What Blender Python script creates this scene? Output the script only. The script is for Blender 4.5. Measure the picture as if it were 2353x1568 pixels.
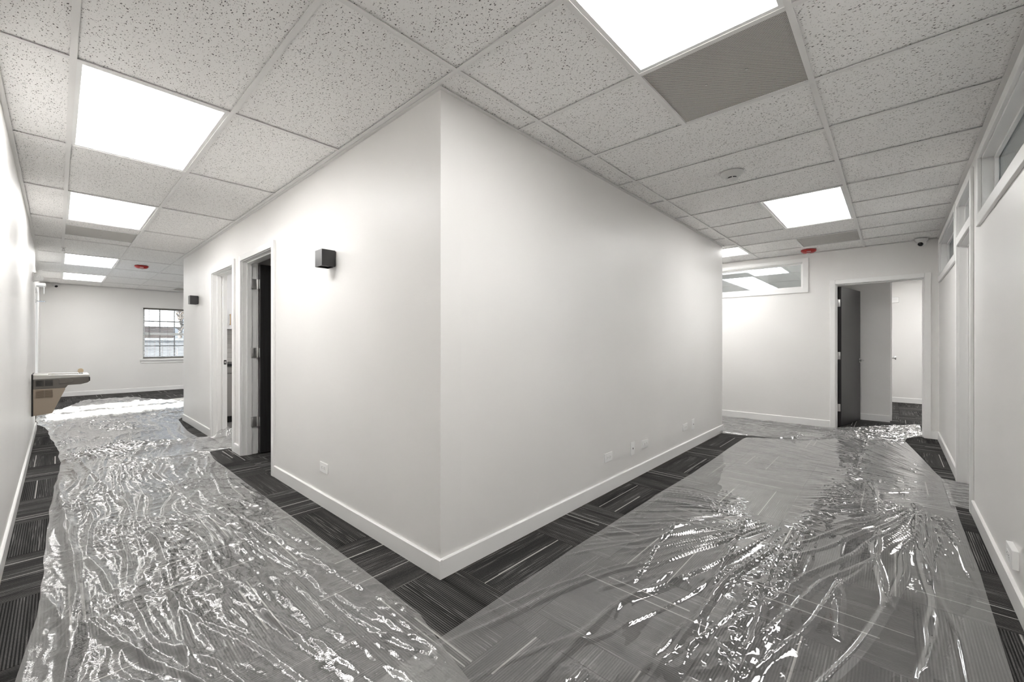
import bpy, bmesh, math, random
import numpy as np
from mathutils import Vector, Matrix

for _o in list(bpy.data.objects):
    bpy.data.objects.remove(_o, do_unlink=True)
SC = bpy.context.scene
COL = SC.collection
random.seed(7)

# ------------------------------------------------------------------ camera, world, sun, exposure
HC = 2.46            # ceiling height
XF = 5.97            # far wall of the right corridor
WL = -1.507          # left wall
WR = -2.089          # right wall
YF = 11.70           # far wall of the room on the left
TH = 0.135           # wall thickness

cam_d = bpy.data.cameras.new('camera')
cam = bpy.data.objects.new('camera', cam_d)
COL.objects.link(cam)
cam.location = (-1.3037, -1.6816, 1.1859)
cam.rotation_euler = (math.radians(90), 0, math.radians(42.503 - 90))
cam_d.sensor_fit = 'HORIZONTAL'
cam_d.sensor_width = 36.0
cam_d.lens = 957.5 / 2353 * 36.0
cam_d.shift_y = 3.42 / 2353
cam_d.clip_start = 0.02
cam_d.clip_end = 300
SC.camera = cam

world = bpy.data.worlds.new('world')
SC.world = world
world.use_nodes = True
_bg = world.node_tree.nodes['Background']
_bg.inputs[0].default_value = (0.80, 0.87, 1.0, 1)
_bg.inputs[1].default_value = 0.55

sun_d = bpy.data.lights.new('sun', 'SUN')
sun_d.energy = 26.0
sun_d.angle = math.radians(1.0)
sun_d.color = (1.0, 0.95, 0.88)
sun = bpy.data.objects.new('sun', sun_d)
COL.objects.link(sun)
sun.location = (-6, 6, 8)
sun.rotation_euler = Vector((0.74, 0.12, -0.66)).to_track_quat('-Z', 'Y').to_euler()

PANEL = 6.0          # emission of the LED ceiling panels
VS = SC.view_settings
VS.view_transform = 'Standard'
VS.look = 'None'
VS.exposure = 1.17
VS.gamma = 1.0
VS.use_curve_mapping = False
CY = SC.cycles
CY.use_adaptive_sampling = True
CY.adaptive_threshold = 0.15
CY.max_bounces = 7
CY.diffuse_bounces = 5
CY.glossy_bounces = 3
CY.transmission_bounces = 3
CY.transparent_max_bounces = 10
CY.caustics_reflective = False
CY.caustics_refractive = False
CY.sample_clamp_indirect = 8.0

# ------------------------------------------------------------------ helpers
WLOC = {}            # world location of every object (translations only)


def tag(o, label=None, cat=None, group=None, kind=None):
    if label: o['label'] = label
    if cat: o['category'] = cat
    if group: o['group'] = group
    if kind: o['kind'] = kind
    return o


def empty(name, loc, label=None, cat=None, group=None, kind=None):
    o = bpy.data.objects.new(name, None)
    COL.objects.link(o)
    o.empty_display_size = 0.05
    o.location = loc
    WLOC[o] = Vector(loc)
    return tag(o, label, cat, group, kind)


class MB:
    """collects shapes in world coordinates; build() links them as one mesh object"""
    def __init__(self):
        self.bm = bmesh.new()

    def _add(self, bm2):
        me = bpy.data.meshes.new('tmp')
        bm2.to_mesh(me); bm2.free()
        self.bm.from_mesh(me)
        bpy.data.meshes.remove(me)

    def box(self, x0, x1, y0, y1, z0, z1, bev=0, seg=2):
        b = bmesh.new()
        bmesh.ops.create_cube(b, size=1)
        for v in b.verts:
            v.co = Vector(((x0 + x1) / 2 + v.co.x * (x1 - x0), (y0 + y1) / 2 + v.co.y * (y1 - y0), (z0 + z1) / 2 + v.co.z * (z1 - z0)))
        if bev:
            bmesh.ops.bevel(b, geom=b.edges[:], offset=bev, segments=seg, profile=0.5, affect='EDGES')
        self._add(b)
        return self

    def obox(self, origin, d, L, w0, w1, z0, z1, bev=0):
        """box along horizontal direction d from origin, from w0 to w1 to its left"""
        d = Vector((d[0], d[1], 0)).normalized(); n = Vector((-d.y, d.x, 0))
        b = bmesh.new()
        bmesh.ops.create_cube(b, size=1)
        o = Vector((origin[0], origin[1], 0))
        for v in b.verts:
            p = o + d * ((v.co.x + .5) * L) + n * (w0 + (v.co.y + .5) * (w1 - w0))
            v.co = Vector((p.x, p.y, z0 + (v.co.z + .5) * (z1 - z0)))
        if bev:
            bmesh.ops.bevel(b, geom=b.edges[:], offset=bev, segments=2, profile=0.5, affect='EDGES')
        bmesh.ops.recalc_face_normals(b, faces=b.faces[:])
        self._add(b)
        return self

    def prism(self, pts, axis, a0, a1, bev=0):
        """2D polygon extruded along axis ('x': pts are (y,z); 'y': (x,z); 'z': (x,y))"""
        b = bmesh.new()
        def mk(p, a):
            if axis == 'x': return (a, p[0], p[1])
            if axis == 'y': return (p[0], a, p[1])
            return (p[0], p[1], a)
        v0 = [b.verts.new(mk(p, a0)) for p in pts]
        v1 = [b.verts.new(mk(p, a1)) for p in pts]
        b.faces.new(v0); b.faces.new(v1[::-1])
        n = len(pts)
        for i in range(n):
            b.faces.new((v0[i], v0[(i + 1) % n], v1[(i + 1) % n], v1[i]))
        bmesh.ops.recalc_face_normals(b, faces=b.faces[:])
        if bev:
            bmesh.ops.bevel(b, geom=b.edges[:], offset=bev, segments=2, profile=0.5, affect='EDGES')
        self._add(b)
        return self

    def lathe(self, prof, c, seg=32, rot=None):
        """profile of (radius, height) turned about z, then rotated and moved to c"""
        b = bmesh.new()
        rings = []
        for r, h in prof:
            if r < 1e-6:
                rings.append([b.verts.new((0, 0, h))])
            else:
                rings.append([b.verts.new((r * math.cos(2 * math.pi * k / seg), r * math.sin(2 * math.pi * k / seg), h)) for k in range(seg)])
        for A, B in zip(rings, rings[1:]):
            for k in range(seg):
                k2 = (k + 1) % seg
                if len(A) == 1 and len(B) == 1: continue
                if len(A) == 1: b.faces.new((A[0], B[k], B[k2]))
                elif len(B) == 1: b.faces.new((A[k], A[k2], B[0]))
                else: b.faces.new((A[k], A[k2], B[k2], B[k]))
        for R in (rings[0], rings[-1]):
            if len(R) > 1: b.faces.new(R)
        bmesh.ops.recalc_face_normals(b, faces=b.faces[:])
        M = Matrix.Translation(Vector(c)) @ (rot.to_4x4() if rot else Matrix.Identity(4))
        bmesh.ops.transform(b, matrix=M, verts=b.verts[:])
        self._add(b)
        return self

    def tube(self, p0, p1, r0, r1=None, seg=12):
        p0, p1 = Vector(p0), Vector(p1)
        d = p1 - p0
        q = Vector((0, 0, 1)).rotation_difference(d.normalized()).to_matrix()
        return self.lathe([(r0, 0), (r0 if r1 is None else r1, d.length)], p0, seg, q)

    def build(self, name, mat, parent=None, smooth=False, label=None, cat=None, group=None, kind=None, at=None):
        me = bpy.data.meshes.new(name)
        vs = self.bm.verts
        lo = Vector((min(v.co.x for v in vs), min(v.co.y for v in vs), min(v.co.z for v in vs)))
        hi = Vector((max(v.co.x for v in vs), max(v.co.y for v in vs), max(v.co.z for v in vs)))
        c = (lo + hi) / 2
        if parent is None: c.z = lo.z
        if at is not None: c = Vector(at)
        for v in vs: v.co -= c
        self.bm.to_mesh(me); self.bm.free()
        if mat is not None: me.materials.append(mat)
        if smooth:
            me.polygons.foreach_set('use_smooth', [True] * len(me.polygons))
            try: me.set_sharp_from_angle(angle=math.radians(38))
            except Exception: pass
        o = bpy.data.objects.new(name, me)
        COL.objects.link(o)
        WLOC[o] = c
        if parent is not None:
            o.parent = parent
            o.location = c - WLOC[parent]
        else:
            o.location = c
        return tag(o, label, cat, group, kind)


def nbox(m, ax, n0, n1, a0, a1, z0, z1, bev=0):
    """box by normal range and along range of a wall whose normal is ax"""
    n0, n1 = min(n0, n1), max(n0, n1)
    a0, a1 = min(a0, a1), max(a0, a1)
    if ax == 'x': m.box(n0, n1, a0, a1, z0, z1, bev)
    else: m.box(a0, a1, n0, n1, z0, z1, bev)


# ------------------------------------------------------------------ materials
def newmat(name):
    m = bpy.data.materials.new(name)
    m.use_nodes = True
    nt = m.node_tree
    for n in list(nt.nodes): nt.nodes.remove(n)
    out = nt.nodes.new('ShaderNodeOutputMaterial')
    return m, nt, out


class NT:
    def __init__(self, nt): self.nt = nt
    def n(self, typ, **kw):
        nd = self.nt.nodes.new(typ)
        for k, v in kw.items(): setattr(nd, k, v)
        return nd
    def l(self, a, b): self.nt.links.new(a, b)
    def m(self, op, a, b=None, c=None, clamp=False):
        nd = self.n('ShaderNodeMath', operation=op, use_clamp=clamp)
        for i, v in enumerate((a, b, c)):
            if v is None: continue
            if isinstance(v, (int, float)): nd.inputs[i].default_value = v
            else: self.l(v, nd.inputs[i])
        return nd.outputs[0]
    def comb(self, x, y, z):
        nd = self.n('ShaderNodeCombineXYZ')
        for i, v in enumerate((x, y, z)):
            if isinstance(v, (int, float)): nd.inputs[i].default_value = v
            else: self.l(v, nd.inputs[i])
        return nd.outputs[0]
    def noise(self, vec, scale, detail=2.0, rough=0.5):
        nd = self.n('ShaderNodeTexNoise')
        nd.inputs['Scale'].default_value = scale
        nd.inputs['Detail'].default_value = detail
        nd.inputs['Roughness'].default_value = rough
        self.l(vec, nd.inputs['Vector'])
        return nd.outputs[0]
    def mix(self, f, a, b):
        nd = self.n('ShaderNodeMix', data_type='RGBA')
        for s, v in ((nd.inputs[0], f), (nd.inputs[6], a), (nd.inputs[7], b)):
            if isinstance(v, (int, float)): s.default_value = v
            elif isinstance(v, tuple): s.default_value = (*v, 1) if len(v) == 3 else v
            else: self.l(v, s)
        return nd.outputs[2]
    def ramp(self, f, *stops):
        nd = self.n('ShaderNodeValToRGB')
        cr = nd.color_ramp
        while len(cr.elements) < len(stops): cr.elements.new(0.5)
        for e, (p, c) in zip(cr.elements, stops):
            e.position = p; e.color = (*c, 1) if isinstance(c, tuple) else (c, c, c, 1)
        self.l(f, nd.inputs[0])
        return nd.outputs[0]
    def schlick(self, f0, normal=None):
        """reflectance of a thin sheet, the same from both sides"""
        g = self.n('ShaderNodeNewGeometry')
        d = self.n('ShaderNodeVectorMath', operation='DOT_PRODUCT')
        self.l(normal if normal is not None else g.outputs['Normal'], d.inputs[0])
        self.l(g.outputs['Incoming'], d.inputs[1])
        c = self.m('SUBTRACT', 1.0, self.m('ABSOLUTE', d.outputs['Value']), clamp=True)
        return self.m('MULTIPLY_ADD', self.m('POWER', c, 5.0), 1.0 - f0, f0, clamp=True)
    def bump(self, h, strength, dist):
        nd = self.n('ShaderNodeBump')
        nd.inputs['Strength'].default_value = strength
        nd.inputs['Distance'].default_value = dist
        self.l(h, nd.inputs['Height'])
        return nd.outputs[0]


def simple(name, col, rough=0.5, metal=0.0, spec=0.5, bump=None, var=0.0, coat=0.0):
    m, nt, out = newmat(name)
    t = NT(nt)
    b = t.n('ShaderNodeBsdfPrincipled')
    b.inputs['Roughness'].default_value = rough
    b.inputs['Metallic'].default_value = metal
    b.inputs['Specular IOR Level'].default_value = spec
    b.inputs['Coat Weight'].default_value = coat
    tc = t.n('ShaderNodeTexCoord')
    if var:
        nz = t.noise(tc.outputs['Object'], 2.3, 0)
        lo = tuple(c * (1 - var) for c in col); hi = tuple(min(1, c * (1 + var)) for c in col)
        t.l(t.ramp(nz, (0.3, lo), (0.7, hi)), b.inputs['Base Color'])
    else:
        b.inputs['Base Color'].default_value = (*col, 1)
    if bump:
        t.l(t.bump(t.noise(tc.outputs['Object'], bump[0], 3), bump[1], bump[2]), b.inputs['Normal'])
    t.l(b.outputs[0], out.inputs[0])
    return m


M_WALL = simple('wall_paint', (0.83, 0.818, 0.802), 0.42, var=0.01)
M_TRIM = simple('trim_paint', (0.90, 0.895, 0.885), 0.30)
M_TEE = simple('ceiling_grid_enamel', (0.83, 0.82, 0.805), 0.45)
M_FRAME = simple('light_frame_enamel', (0.87, 0.87, 0.86), 0.4)
M_PLATE = simple('white_plastic', (0.93, 0.93, 0.92), 0.35)
M_PLATE_SHADED = simple('shaded_device_plastic', (0.68, 0.675, 0.66), 0.4)  # white plastic darkened: shade on the ceiling devices put into the colour
M_SLOT = simple('dark_slot', (0.02, 0.02, 0.02), 0.6)
M_HINGE = simple('satin_steel', (0.62, 0.61, 0.60), 0.34, metal=1.0)
M_CHROME = simple('chrome', (0.78, 0.78, 0.78), 0.12, metal=1.0)
M_BRASS = simple('brass', (0.55, 0.38, 0.18), 0.3, metal=1.0)
M_SCONCE = simple('dark_anodised_metal', (0.022, 0.022, 0.023), 0.30, spec=0.6)
M_SCONCE_IN = simple('sconce_lens', (0.015, 0.015, 0.015), 0.5)
M_RED = simple('red_plastic', (0.42, 0.02, 0.018), 0.35)
M_STEEL = simple('stainless_steel', (0.60, 0.585, 0.56), 0.28, metal=1.0)
M_FBAND = simple('grey_brown_plastic', (0.12, 0.108, 0.095), 0.4)
M_FTAN = simple('tan_vinyl_steel', (0.34, 0.28, 0.22), 0.42)
M_FTAN_D = simple('tan_louvre', (0.20, 0.15, 0.105), 0.5)
M_BLACK = simple('black_plastic', (0.012, 0.012, 0.012), 0.4)
M_BEIGE = simple('beige_plastic', (0.70, 0.56, 0.38), 0.4)
M_CAB = simple('white_cabinet', (0.82, 0.82, 0.83), 0.35)
M_GRAYCAB = simple('grey_cabinet', (0.32, 0.31, 0.30), 0.4)
M_SUBWAY = simple('glazed_white_tile', (0.80, 0.785, 0.76), 0.15)
M_GROUT = simple('grout', (0.42, 0.40, 0.38), 0.9)
M_CONC = simple('grey_vinyl_floor', (0.24, 0.235, 0.23), 0.5, var=0.06)
M_SUB = simple('subfloor', (0.05, 0.048, 0.046), 0.9)
M_PLENUM = simple('plenum_board', (0.25, 0.25, 0.25), 0.9)
M_ROOF = simple('frosted_shingles', (0.40, 0.42, 0.44), 0.9, var=0.12)
M_BRICKH = simple('brown_siding', (0.33, 0.24, 0.20), 0.9, var=0.15)
M_FENCE = simple('grey_boards', (0.30, 0.31, 0.33), 0.9, var=0.15)
M_ASPH = simple('asphalt', (0.07, 0.072, 0.078), 0.9, var=0.1)
M_BARK = simple('bark', (0.16, 0.13, 0.11), 0.9, var=0.2)
M_LENS = simple('camera_lens', (0.01, 0.01, 0.012), 0.08)
M_RUST = simple('rust_red_cloth', (0.30, 0.08, 0.03), 0.8)


def mat_darkdoor():
    m, nt, out = newmat('dark_stained_wood')
    t = NT(nt)
    b = t.n('ShaderNodeBsdfPrincipled')
    tc = t.n('ShaderNodeTexCoord')
    sep = t.n('ShaderNodeSeparateXYZ'); t.l(tc.outputs['Object'], sep.inputs[0])
    v = t.comb(t.m('MULTIPLY', sep.outputs[0], 26), t.m('MULTIPLY', sep.outputs[1], 26), t.m('MULTIPLY', sep.outputs[2], 1.2))
    nz = t.noise(v, 2.0, 4, 0.6)
    t.l(t.ramp(nz, (0.3, (0.018, 0.0175, 0.0185)), (0.7, (0.034, 0.033, 0.034))), b.inputs['Base Color'])
    b.inputs['Roughness'].default_value = 0.32
    t.l(t.bump(nz, 0.05, 0.002), b.inputs['Normal'])
    t.l(b.outputs[0], out.inputs[0])
    return m


def mat_panel():
    m, nt, out = newmat('led_panel_diffuser')
    t = NT(nt)
    e = t.n('ShaderNodeEmission')
    e.inputs[0].default_value = (1.0, 0.985, 0.965, 1)
    e.inputs[1].default_value = PANEL
    t.l(e.outputs[0], out.inputs[0])
    return m


def mat_tile():
    """mineral fibre ceiling tile: pale face, small dark fissures"""
    m, nt, out = newmat('fissured_mineral_tile')
    t = NT(nt)
    b = t.n('ShaderNodeBsdfPrincipled')
    tc = t.n('ShaderNodeTexCoord')
    oi = t.n('ShaderNodeObjectInfo')
    add = t.n('ShaderNodeVectorMath', operation='ADD')
    t.l(tc.outputs['Object'], add.inputs[0])
    t.l(t.comb(t.m('MULTIPLY', oi.outputs['Random'], 37.0), t.m('MULTIPLY', oi.outputs['Random'], 91.0), 0), add.inputs[1])
    P = add.outputs[0]
    warp = t.n('ShaderNodeTexNoise'); warp.inputs['Scale'].default_value = 95; warp.inputs['Detail'].default_value = 1.5
    t.l(P, warp.inputs['Vector'])
    wv = t.n('ShaderNodeVectorMath', operation='MULTIPLY_ADD')
    t.l(warp.outputs[1], wv.inputs[0]); wv.inputs[1].default_value = (0.010, 0.010, 0); t.l(P, wv.inputs[2])
    flat = t.n('ShaderNodeVectorMath', operation='MULTIPLY'); t.l(wv.outputs[0], flat.inputs[0]); flat.inputs[1].default_value = (1.0, 0.55, 0)
    def holes(scale, th, keep):
        v = t.n('ShaderNodeTexVoronoi'); v.inputs['Scale'].default_value = scale
        t.l(flat.outputs[0], v.inputs['Vector'])
        sp = t.n('ShaderNodeSeparateColor'); t.l(v.outputs['Color'], sp.inputs[0])
        k = t.m('LESS_THAN', sp.outputs[0], keep)
        r = t.m('MULTIPLY_ADD', sp.outputs[1], th * 0.8, th * 0.6)
        d = t.m('SUBTRACT', 1.0, t.m('DIVIDE', v.outputs['Distance'], r), clamp=True)
        d = t.m('MULTIPLY', d, 3.0, clamp=True)
        return t.m('MULTIPLY', d, k)
    h1 = holes(125, 0.25, 0.80)
    h2 = holes(240, 0.26, 0.5)
    h = t.m('MAXIMUM', h1, t.m('MULTIPLY', h2, 0.7))
    base = t.ramp(t.noise(P, 300, 2), (0.3, (0.92, 0.91, 0.895)), (0.7, (0.95, 0.94, 0.925)))
    t.l(t.mix(h, base, (0.11, 0.107, 0.10)), b.inputs['Base Color'])
    b.inputs['Roughness'].default_value = 0.9
    b.inputs['Specular IOR Level'].default_value = 0.1
    t.l(b.outputs[0], out.inputs[0])
    return m


def mat_perf():
    """perforated steel grille: staggered round holes about 5 mm apart"""
    m, nt, out = newmat('perforated_steel')
    t = NT(nt)
    b = t.n('ShaderNodeBsdfPrincipled')
    tc = t.n('ShaderNodeTexCoord')
    sep = t.n('ShaderNodeSeparateXYZ'); t.l(tc.outputs['Object'], sep.inputs[0])
    p = 0.0098
    def lattice(ox, oy):
        fx = t.m('SUBTRACT', t.m('FRACT', t.m('ADD', t.m('DIVIDE', sep.outputs[0], p), 50 + ox)), 0.5)
        fy = t.m('SUBTRACT', t.m('FRACT', t.m('ADD', t.m('DIVIDE', sep.outputs[1], p), 50 + oy)), 0.5)
        return t.m('SQRT', t.m('ADD', t.m('MULTIPLY', fx, fx), t.m('MULTIPLY', fy, fy)))
    d = t.m('MINIMUM', lattice(0, 0), lattice(0.5, 0.5))
    hole = t.m('LESS_THAN', d, 0.235)
    t.l(t.mix(hole, (0.66, 0.64, 0.605), (0.04, 0.038, 0.036)), b.inputs['Base Color'])
    b.inputs['Roughness'].default_value = 0.5
    t.l(b.outputs[0], out.inputs[0])
    return m


def mat_carpet():
    """loop-pile carpet tile: fine ribs along local x, broken bands and a few pale accent lines"""
    m, nt, out = newmat('ribbed_carpet')
    t = NT(nt)
    b = t.n('ShaderNodeBsdfPrincipled')
    tc = t.n('ShaderNodeTexCoord')
    oi = t.n('ShaderNodeObjectInfo')
    R = oi.outputs['Random']
    sep = t.n('ShaderNodeSeparateXYZ'); t.l(tc.outputs['Object'], sep.inputs[0])
    x, y = sep.outputs[0], sep.outputs[1]
    z = t.m('MULTIPLY', R, 53.0)
    # broad tone bands
    bands = t.noise(t.comb(t.m('MULTIPLY', x, 0.5), t.m('MULTIPLY', y, 9.0), z), 1.0, 3, 0.65)
    # ribs
    ribs = t.m('MULTIPLY_ADD', t.m('SINE', t.m('MULTIPLY', y, 2 * math.pi / 0.0098)), 0.5, 0.5)
    # streaks that start and stop
    st = t.noise(t.comb(t.m('MULTIPLY', x, 4.2), t.m('MULTIPLY', y, 120.0), t.m('ADD', z, 7.0)), 1.0, 2, 0.5)
    st = t.m('MULTIPLY', t.m('SUBTRACT', st, 0.53), 7.0, clamp=True)
    zone = t.noise(t.comb(t.m('MULTIPLY', x, 1.2), t.m('MULTIPLY', y, 11.0), t.m('ADD', z, 19.0)), 1.0, 2, 0.5)
    zone = t.m('MULTIPLY', t.m('SUBTRACT', zone, 0.43), 6.0, clamp=True)
    st = t.m('MULTIPLY', st, zone)
    fl = t.noise(t.comb(t.m('MULTIPLY', x, 170.0), t.m('MULTIPLY', y, 330.0), z), 1.0, 2, 0.7)
    tone = t.m('MULTIPLY_ADD', t.m('MULTIPLY', t.m('SUBTRACT', bands, 0.32), 2.6, clamp=True), 0.046, 0.022)
    tone = t.m('MULTIPLY', tone, t.m('MULTIPLY_ADD', ribs, 1.5, 0.28))
    tone = t.m('ADD', tone, t.m('MULTIPLY', t.m('MULTIPLY', st, t.m('MULTIPLY_ADD', ribs, 0.8, 0.45))        , 0.14))
    tone = t.m('MULTIPLY', tone, t.m('MULTIPLY_ADD', fl, 1.7, 0.2))
    col = t.comb(tone, t.m('MULTIPLY', tone, 0.975), t.m('MULTIPLY', tone, 0.955))
    # accent lines
    acc = None
    for k, (f, lim, w) in enumerate(((0.31, 0.20, 0.0042), (0.77, 0.45, 0.0030))):
        yk = t.m('MULTIPLY', t.m('SUBTRACT', t.m('FRACT', t.m('MULTIPLY_ADD', R, 7.3 + 5 * k, f)), 0.5), 0.50)
        on = t.m('LESS_THAN', t.m('ABSOLUTE', t.m('SUBTRACT', y, yk)), w)
        xx = t.m('ADD', x, t.m('MULTIPLY', t.m('SUBTRACT', t.m('FRACT', t.m('MULTIPLY', R, 31.0 + k)), 0.5), 0.3))
        on = t.m('MULTIPLY', on, t.m('LESS_THAN', t.m('ABSOLUTE', xx), lim))
        acc = on if acc is None else t.m('MAXIMUM', acc, on)
    acol = t.m('MULTIPLY', t.m('MULTIPLY_ADD', fl, 0.5, 0.22), t.m('MULTIPLY_ADD', ribs, 0.3, 0.75))
    c2 = t.mix(acc, col, t.comb(acol, t.m('MULTIPLY', acol, 0.97), t.m('MULTIPLY', acol, 0.93)))
    t.l(c2, b.inputs['Base Color'])
    b.inputs['Roughness'].default_value = 0.95
    b.inputs['Specular IOR Level'].default_value = 0.08
    t.l(b.outputs[0], out.inputs[0])
    return m


def mat_film(name, bsc, bst, rough, f0, clear):
    """thin clear polyethylene: mostly see-through, slight milky scatter, mirror-like surface"""
    m, nt, out = newmat(name)
    t = NT(nt)
    tc = t.n('ShaderNodeTexCoord')
    P = tc.outputs['Object']
    n1 = t.noise(P, bsc, 3, 0.55)
    n2 = t.noise(P, bsc * 3.3, 2, 0.5)
    h = t.m('ADD', t.m('ABSOLUTE', t.m('SUBTRACT', n1, 0.5)), t.m('MULTIPLY', t.m('ABSOLUTE', t.m('SUBTRACT', n2, 0.5)), 0.25))
    nrm = t.bump(h, bst, 0.012)
    tr = t.n('ShaderNodeBsdfTransparent'); tr.inputs[0].default_value = (0.95, 0.95, 0.95, 1)
    df = t.n('ShaderNodeBsdfDiffuse'); df.inputs[0].default_value = (0.80, 0.80, 0.79, 1)
    tl = t.n('ShaderNodeBsdfTranslucent'); tl.inputs[0].default_value = (0.80, 0.80, 0.79, 1)
    gl = t.n('ShaderNodeBsdfGlossy'); gl.inputs['Roughness'].default_value = rough
    gl.inputs[0].default_value = (1, 1, 1, 1)
    t.l(nrm, gl.inputs['Normal'])
    sc = t.n('ShaderNodeMixShader'); sc.inputs[0].default_value = 0.35
    t.l(df.outputs[0], sc.inputs[1]); t.l(tl.outputs[0], sc.inputs[2])
    hz = t.n('ShaderNodeMixShader')
    # milky scatter grows with the length of the path through the film
    g = t.n('ShaderNodeNewGeometry')
    dt = t.n('ShaderNodeVectorMath', operation='DOT_PRODUCT')
    t.l(g.outputs['Normal'], dt.inputs[0]); t.l(g.outputs['Incoming'], dt.inputs[1])
    cs = t.m('MAXIMUM', t.m('ABSOLUTE', dt.outputs['Value']), 0.08)
    t.l(t.m('SUBTRACT', 1.0, t.m('POWER', clear, t.m('DIVIDE', 1.0, cs))), hz.inputs[0])
    t.l(tr.outputs[0], hz.inputs[1]); t.l(sc.outputs[0], hz.inputs[2])
    f2 = t.schlick(f0, nrm)
    mx = t.n('ShaderNodeMixShader'); t.l(f2, mx.inputs[0])
    t.l(hz.outputs[0], mx.inputs[1]); t.l(gl.outputs[0], mx.inputs[2])
    t.l(mx.outputs[0], out.inputs[0])
    return m


def mat_glass():
    m, nt, out = newmat('window_glass')
    t = NT(nt)
    tr = t.n('ShaderNodeBsdfTransparent'); tr.inputs[0].default_value = (0.93, 0.96, 0.97, 1)
    gl = t.n('ShaderNodeBsdfGlossy'); gl.inputs['Roughness'].default_value = 0.02
    mx = t.n('ShaderNodeMixShader')
    t.l(t.schlick(0.05), mx.inputs[0])
    t.l(tr.outputs[0], mx.inputs[1]); t.l(gl.outputs[0], mx.inputs[2])
    t.l(mx.outputs[0], out.inputs[0])
    return m


M_DOOR = mat_darkdoor()
M_PANEL = mat_panel()
M_TILE = mat_tile()
M_PERF = mat_perf()
M_CARPET = mat_carpet()
M_FILM_A = mat_film('clear_plastic_film_crinkled', 42, 0.22, 0.03, 0.15, 0.90)
M_FILM_B = mat_film('clear_plastic_film_smooth', 16, 0.06, 0.03, 0.125, 0.912)
M_GLASS = mat_glass()


# ------------------------------------------------------------------ walls
def wall(name, ax, n0, n1, a0, a1, label, z1=2.56, holes=(), mat=M_WALL):
    m = MB()
    cuts = sorted({a0, a1, *[h[0] for h in holes], *[h[1] for h in holes]})
    for p, q in zip(cuts, cuts[1:]):
        hs = sorted([h for h in holes if h[0] <= p + 1e-6 and h[1] >= q - 1e-6], key=lambda h: h[2])
        z = 0.0
        for h in hs:
            if h[2] > z + 1e-6: nbox(m, ax, n0, n1, p, q, z, h[2])
            z = h[3]
        if z < z1 - 1e-6: nbox(m, ax, n0, n1, p, q, z, z1)
    bmesh.ops.remove_doubles(m.bm, verts=m.bm.verts[:], dist=1e-5)
    return m.build(name, mat, label=label, cat='wall', kind='structure')


# door clear openings
D1 = (2.42, 3.335, 2.03)      # storage room door, in the core's left face
D2 = (3.645, 4.55, 2.03)      # kitchen door, in the core's left face
D3 = (-1.955, -1.09, 1.985)   # hall door, in the far wall
D4 = (3.03, 3.86, 2.0)        # office door, in the right wall
D5 = (7.45, 9.30, 2.05)       # glazed double door to outside, far down the left wall
J = 0.02
def hole(d, top=None): return (d[0] - J, d[1] + J, 0.0, (d[2] + J) if top is None else top)

WIN_R = [(0.60, 2.70, 1.93, 2.405), (3.99, 5.80, 1.90, 2.405)]      # clerestory windows in the right wall (outer trim)
WIN_F = (-0.78, 1.20, 1.905, 2.40)                                  # clerestory window in the far wall
WIN_B = (0.075, 1.05, 0.775, 2.052)                                 # window with blind in the far left wall
CW = 0.066                                                          # trim width
def inner(w): return (w[0] + CW, w[1] - CW, w[2] + CW, w[3] - CW * 0.75)

wall('wall_left', 'x', WL - 0.16, WL, WR, 6.95, 'long white wall on the left behind the drinking fountain')
wall('wall_left_far', 'x', WL - 0.16, WL - 0.045, 6.95, YF, 'white wall with glazed door beyond the drinking fountain', holes=[hole(D5)])
wall('wall_right', 'y', WR - TH, WR, WL - 0.16, XF, 'white corridor wall on the right with high windows and doorway',
     holes=[inner(w) for w in WIN_R] + [(D4[0] - J, D4[1] + J, 0.0, 2.36)])
wall('wall_core_left', 'x', 0, TH, 0, 6.32, 'left face of the central block with two doorways and wall lights', holes=[hole(D1), hole(D2)])
wall('wall_core_right', 'y', 0, TH, TH, 4.67, 'right face of the central block with a row of outlets')
wall('wall_core_back', 'y', 6.32 - TH, 6.32, TH, 4.67, 'rear face of the central block toward the open room')
wall('wall_core_end', 'x', 4.67 - TH, 4.67, TH, 6.32 - TH, 'end face of the central block toward the far corridor')
wall('wall_far_right', 'x', XF, XF + TH, WR, YF, 'far wall of the right corridor with high window and doorway',
     holes=[hole(D3), inner(WIN_F)])
wall('wall_far_left', 'y', YF, YF + 0.16, WL - 0.16, XF + TH, 'far wall of the open room on the left with a window',
     holes=[(WIN_B[0] + 0.02, WIN_B[1] - 0.02, WIN_B[2] + 0.02, WIN_B[3] - 0.02)])
wall('wall_storage_partition', 'y', 3.46, 3.56, TH, 2.6, 'partition between the dark room and the kitchen')
wall('wall_storage_back', 'x', 2.6, 2.7, TH, 6.32 - TH, 'back wall of the small rooms inside the central block')
wall('wall_office_back', 'y', -5.1, -5.0, WL - 0.16, XF + 0.1, 'back wall of the offices behind the right corridor wall')
wall('wall_office_left', 'x', WL - 0.16, WL, -5.0, WR - TH, 'left wall of the office behind the camera')
wall('wall_office_partition', 'y', -5.0, -2.3, 0, 0.1, 'office partition') if False else None
# hall beyond the far right door
wall('wall_hall_left', 'x', 7.05, 7.17, -1.64, -0.9, 'grey-lit white wall facing the far right doorway')
wall('wall_hall_side', 'y', -1.64, -1.52, 7.17, 8.1, 'narrow white hall wall beside the far right doorway')
wall('wall_hall_end', 'x', 9.95, 10.07, -4.0, -0.9, 'bright white wall at the end of the hall')
wall('wall_hall_right', 'y', -4.1, -4.0, XF + TH, 10.07, 'right wall of the hall')
wall('wall_hall_divider', 'y', -0.98, -0.9, XF + TH, 11.2, 'wall between the hall and the room with the high window')
wall('wall_room_end', 'x', 11.1, 11.2, -0.9, 4.0, 'end wall of the room behind the high window')
wall('wall_room_side', 'y', 4.0, 4.1, XF + TH, 11.2, 'side wall of the room behind the high window')

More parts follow.
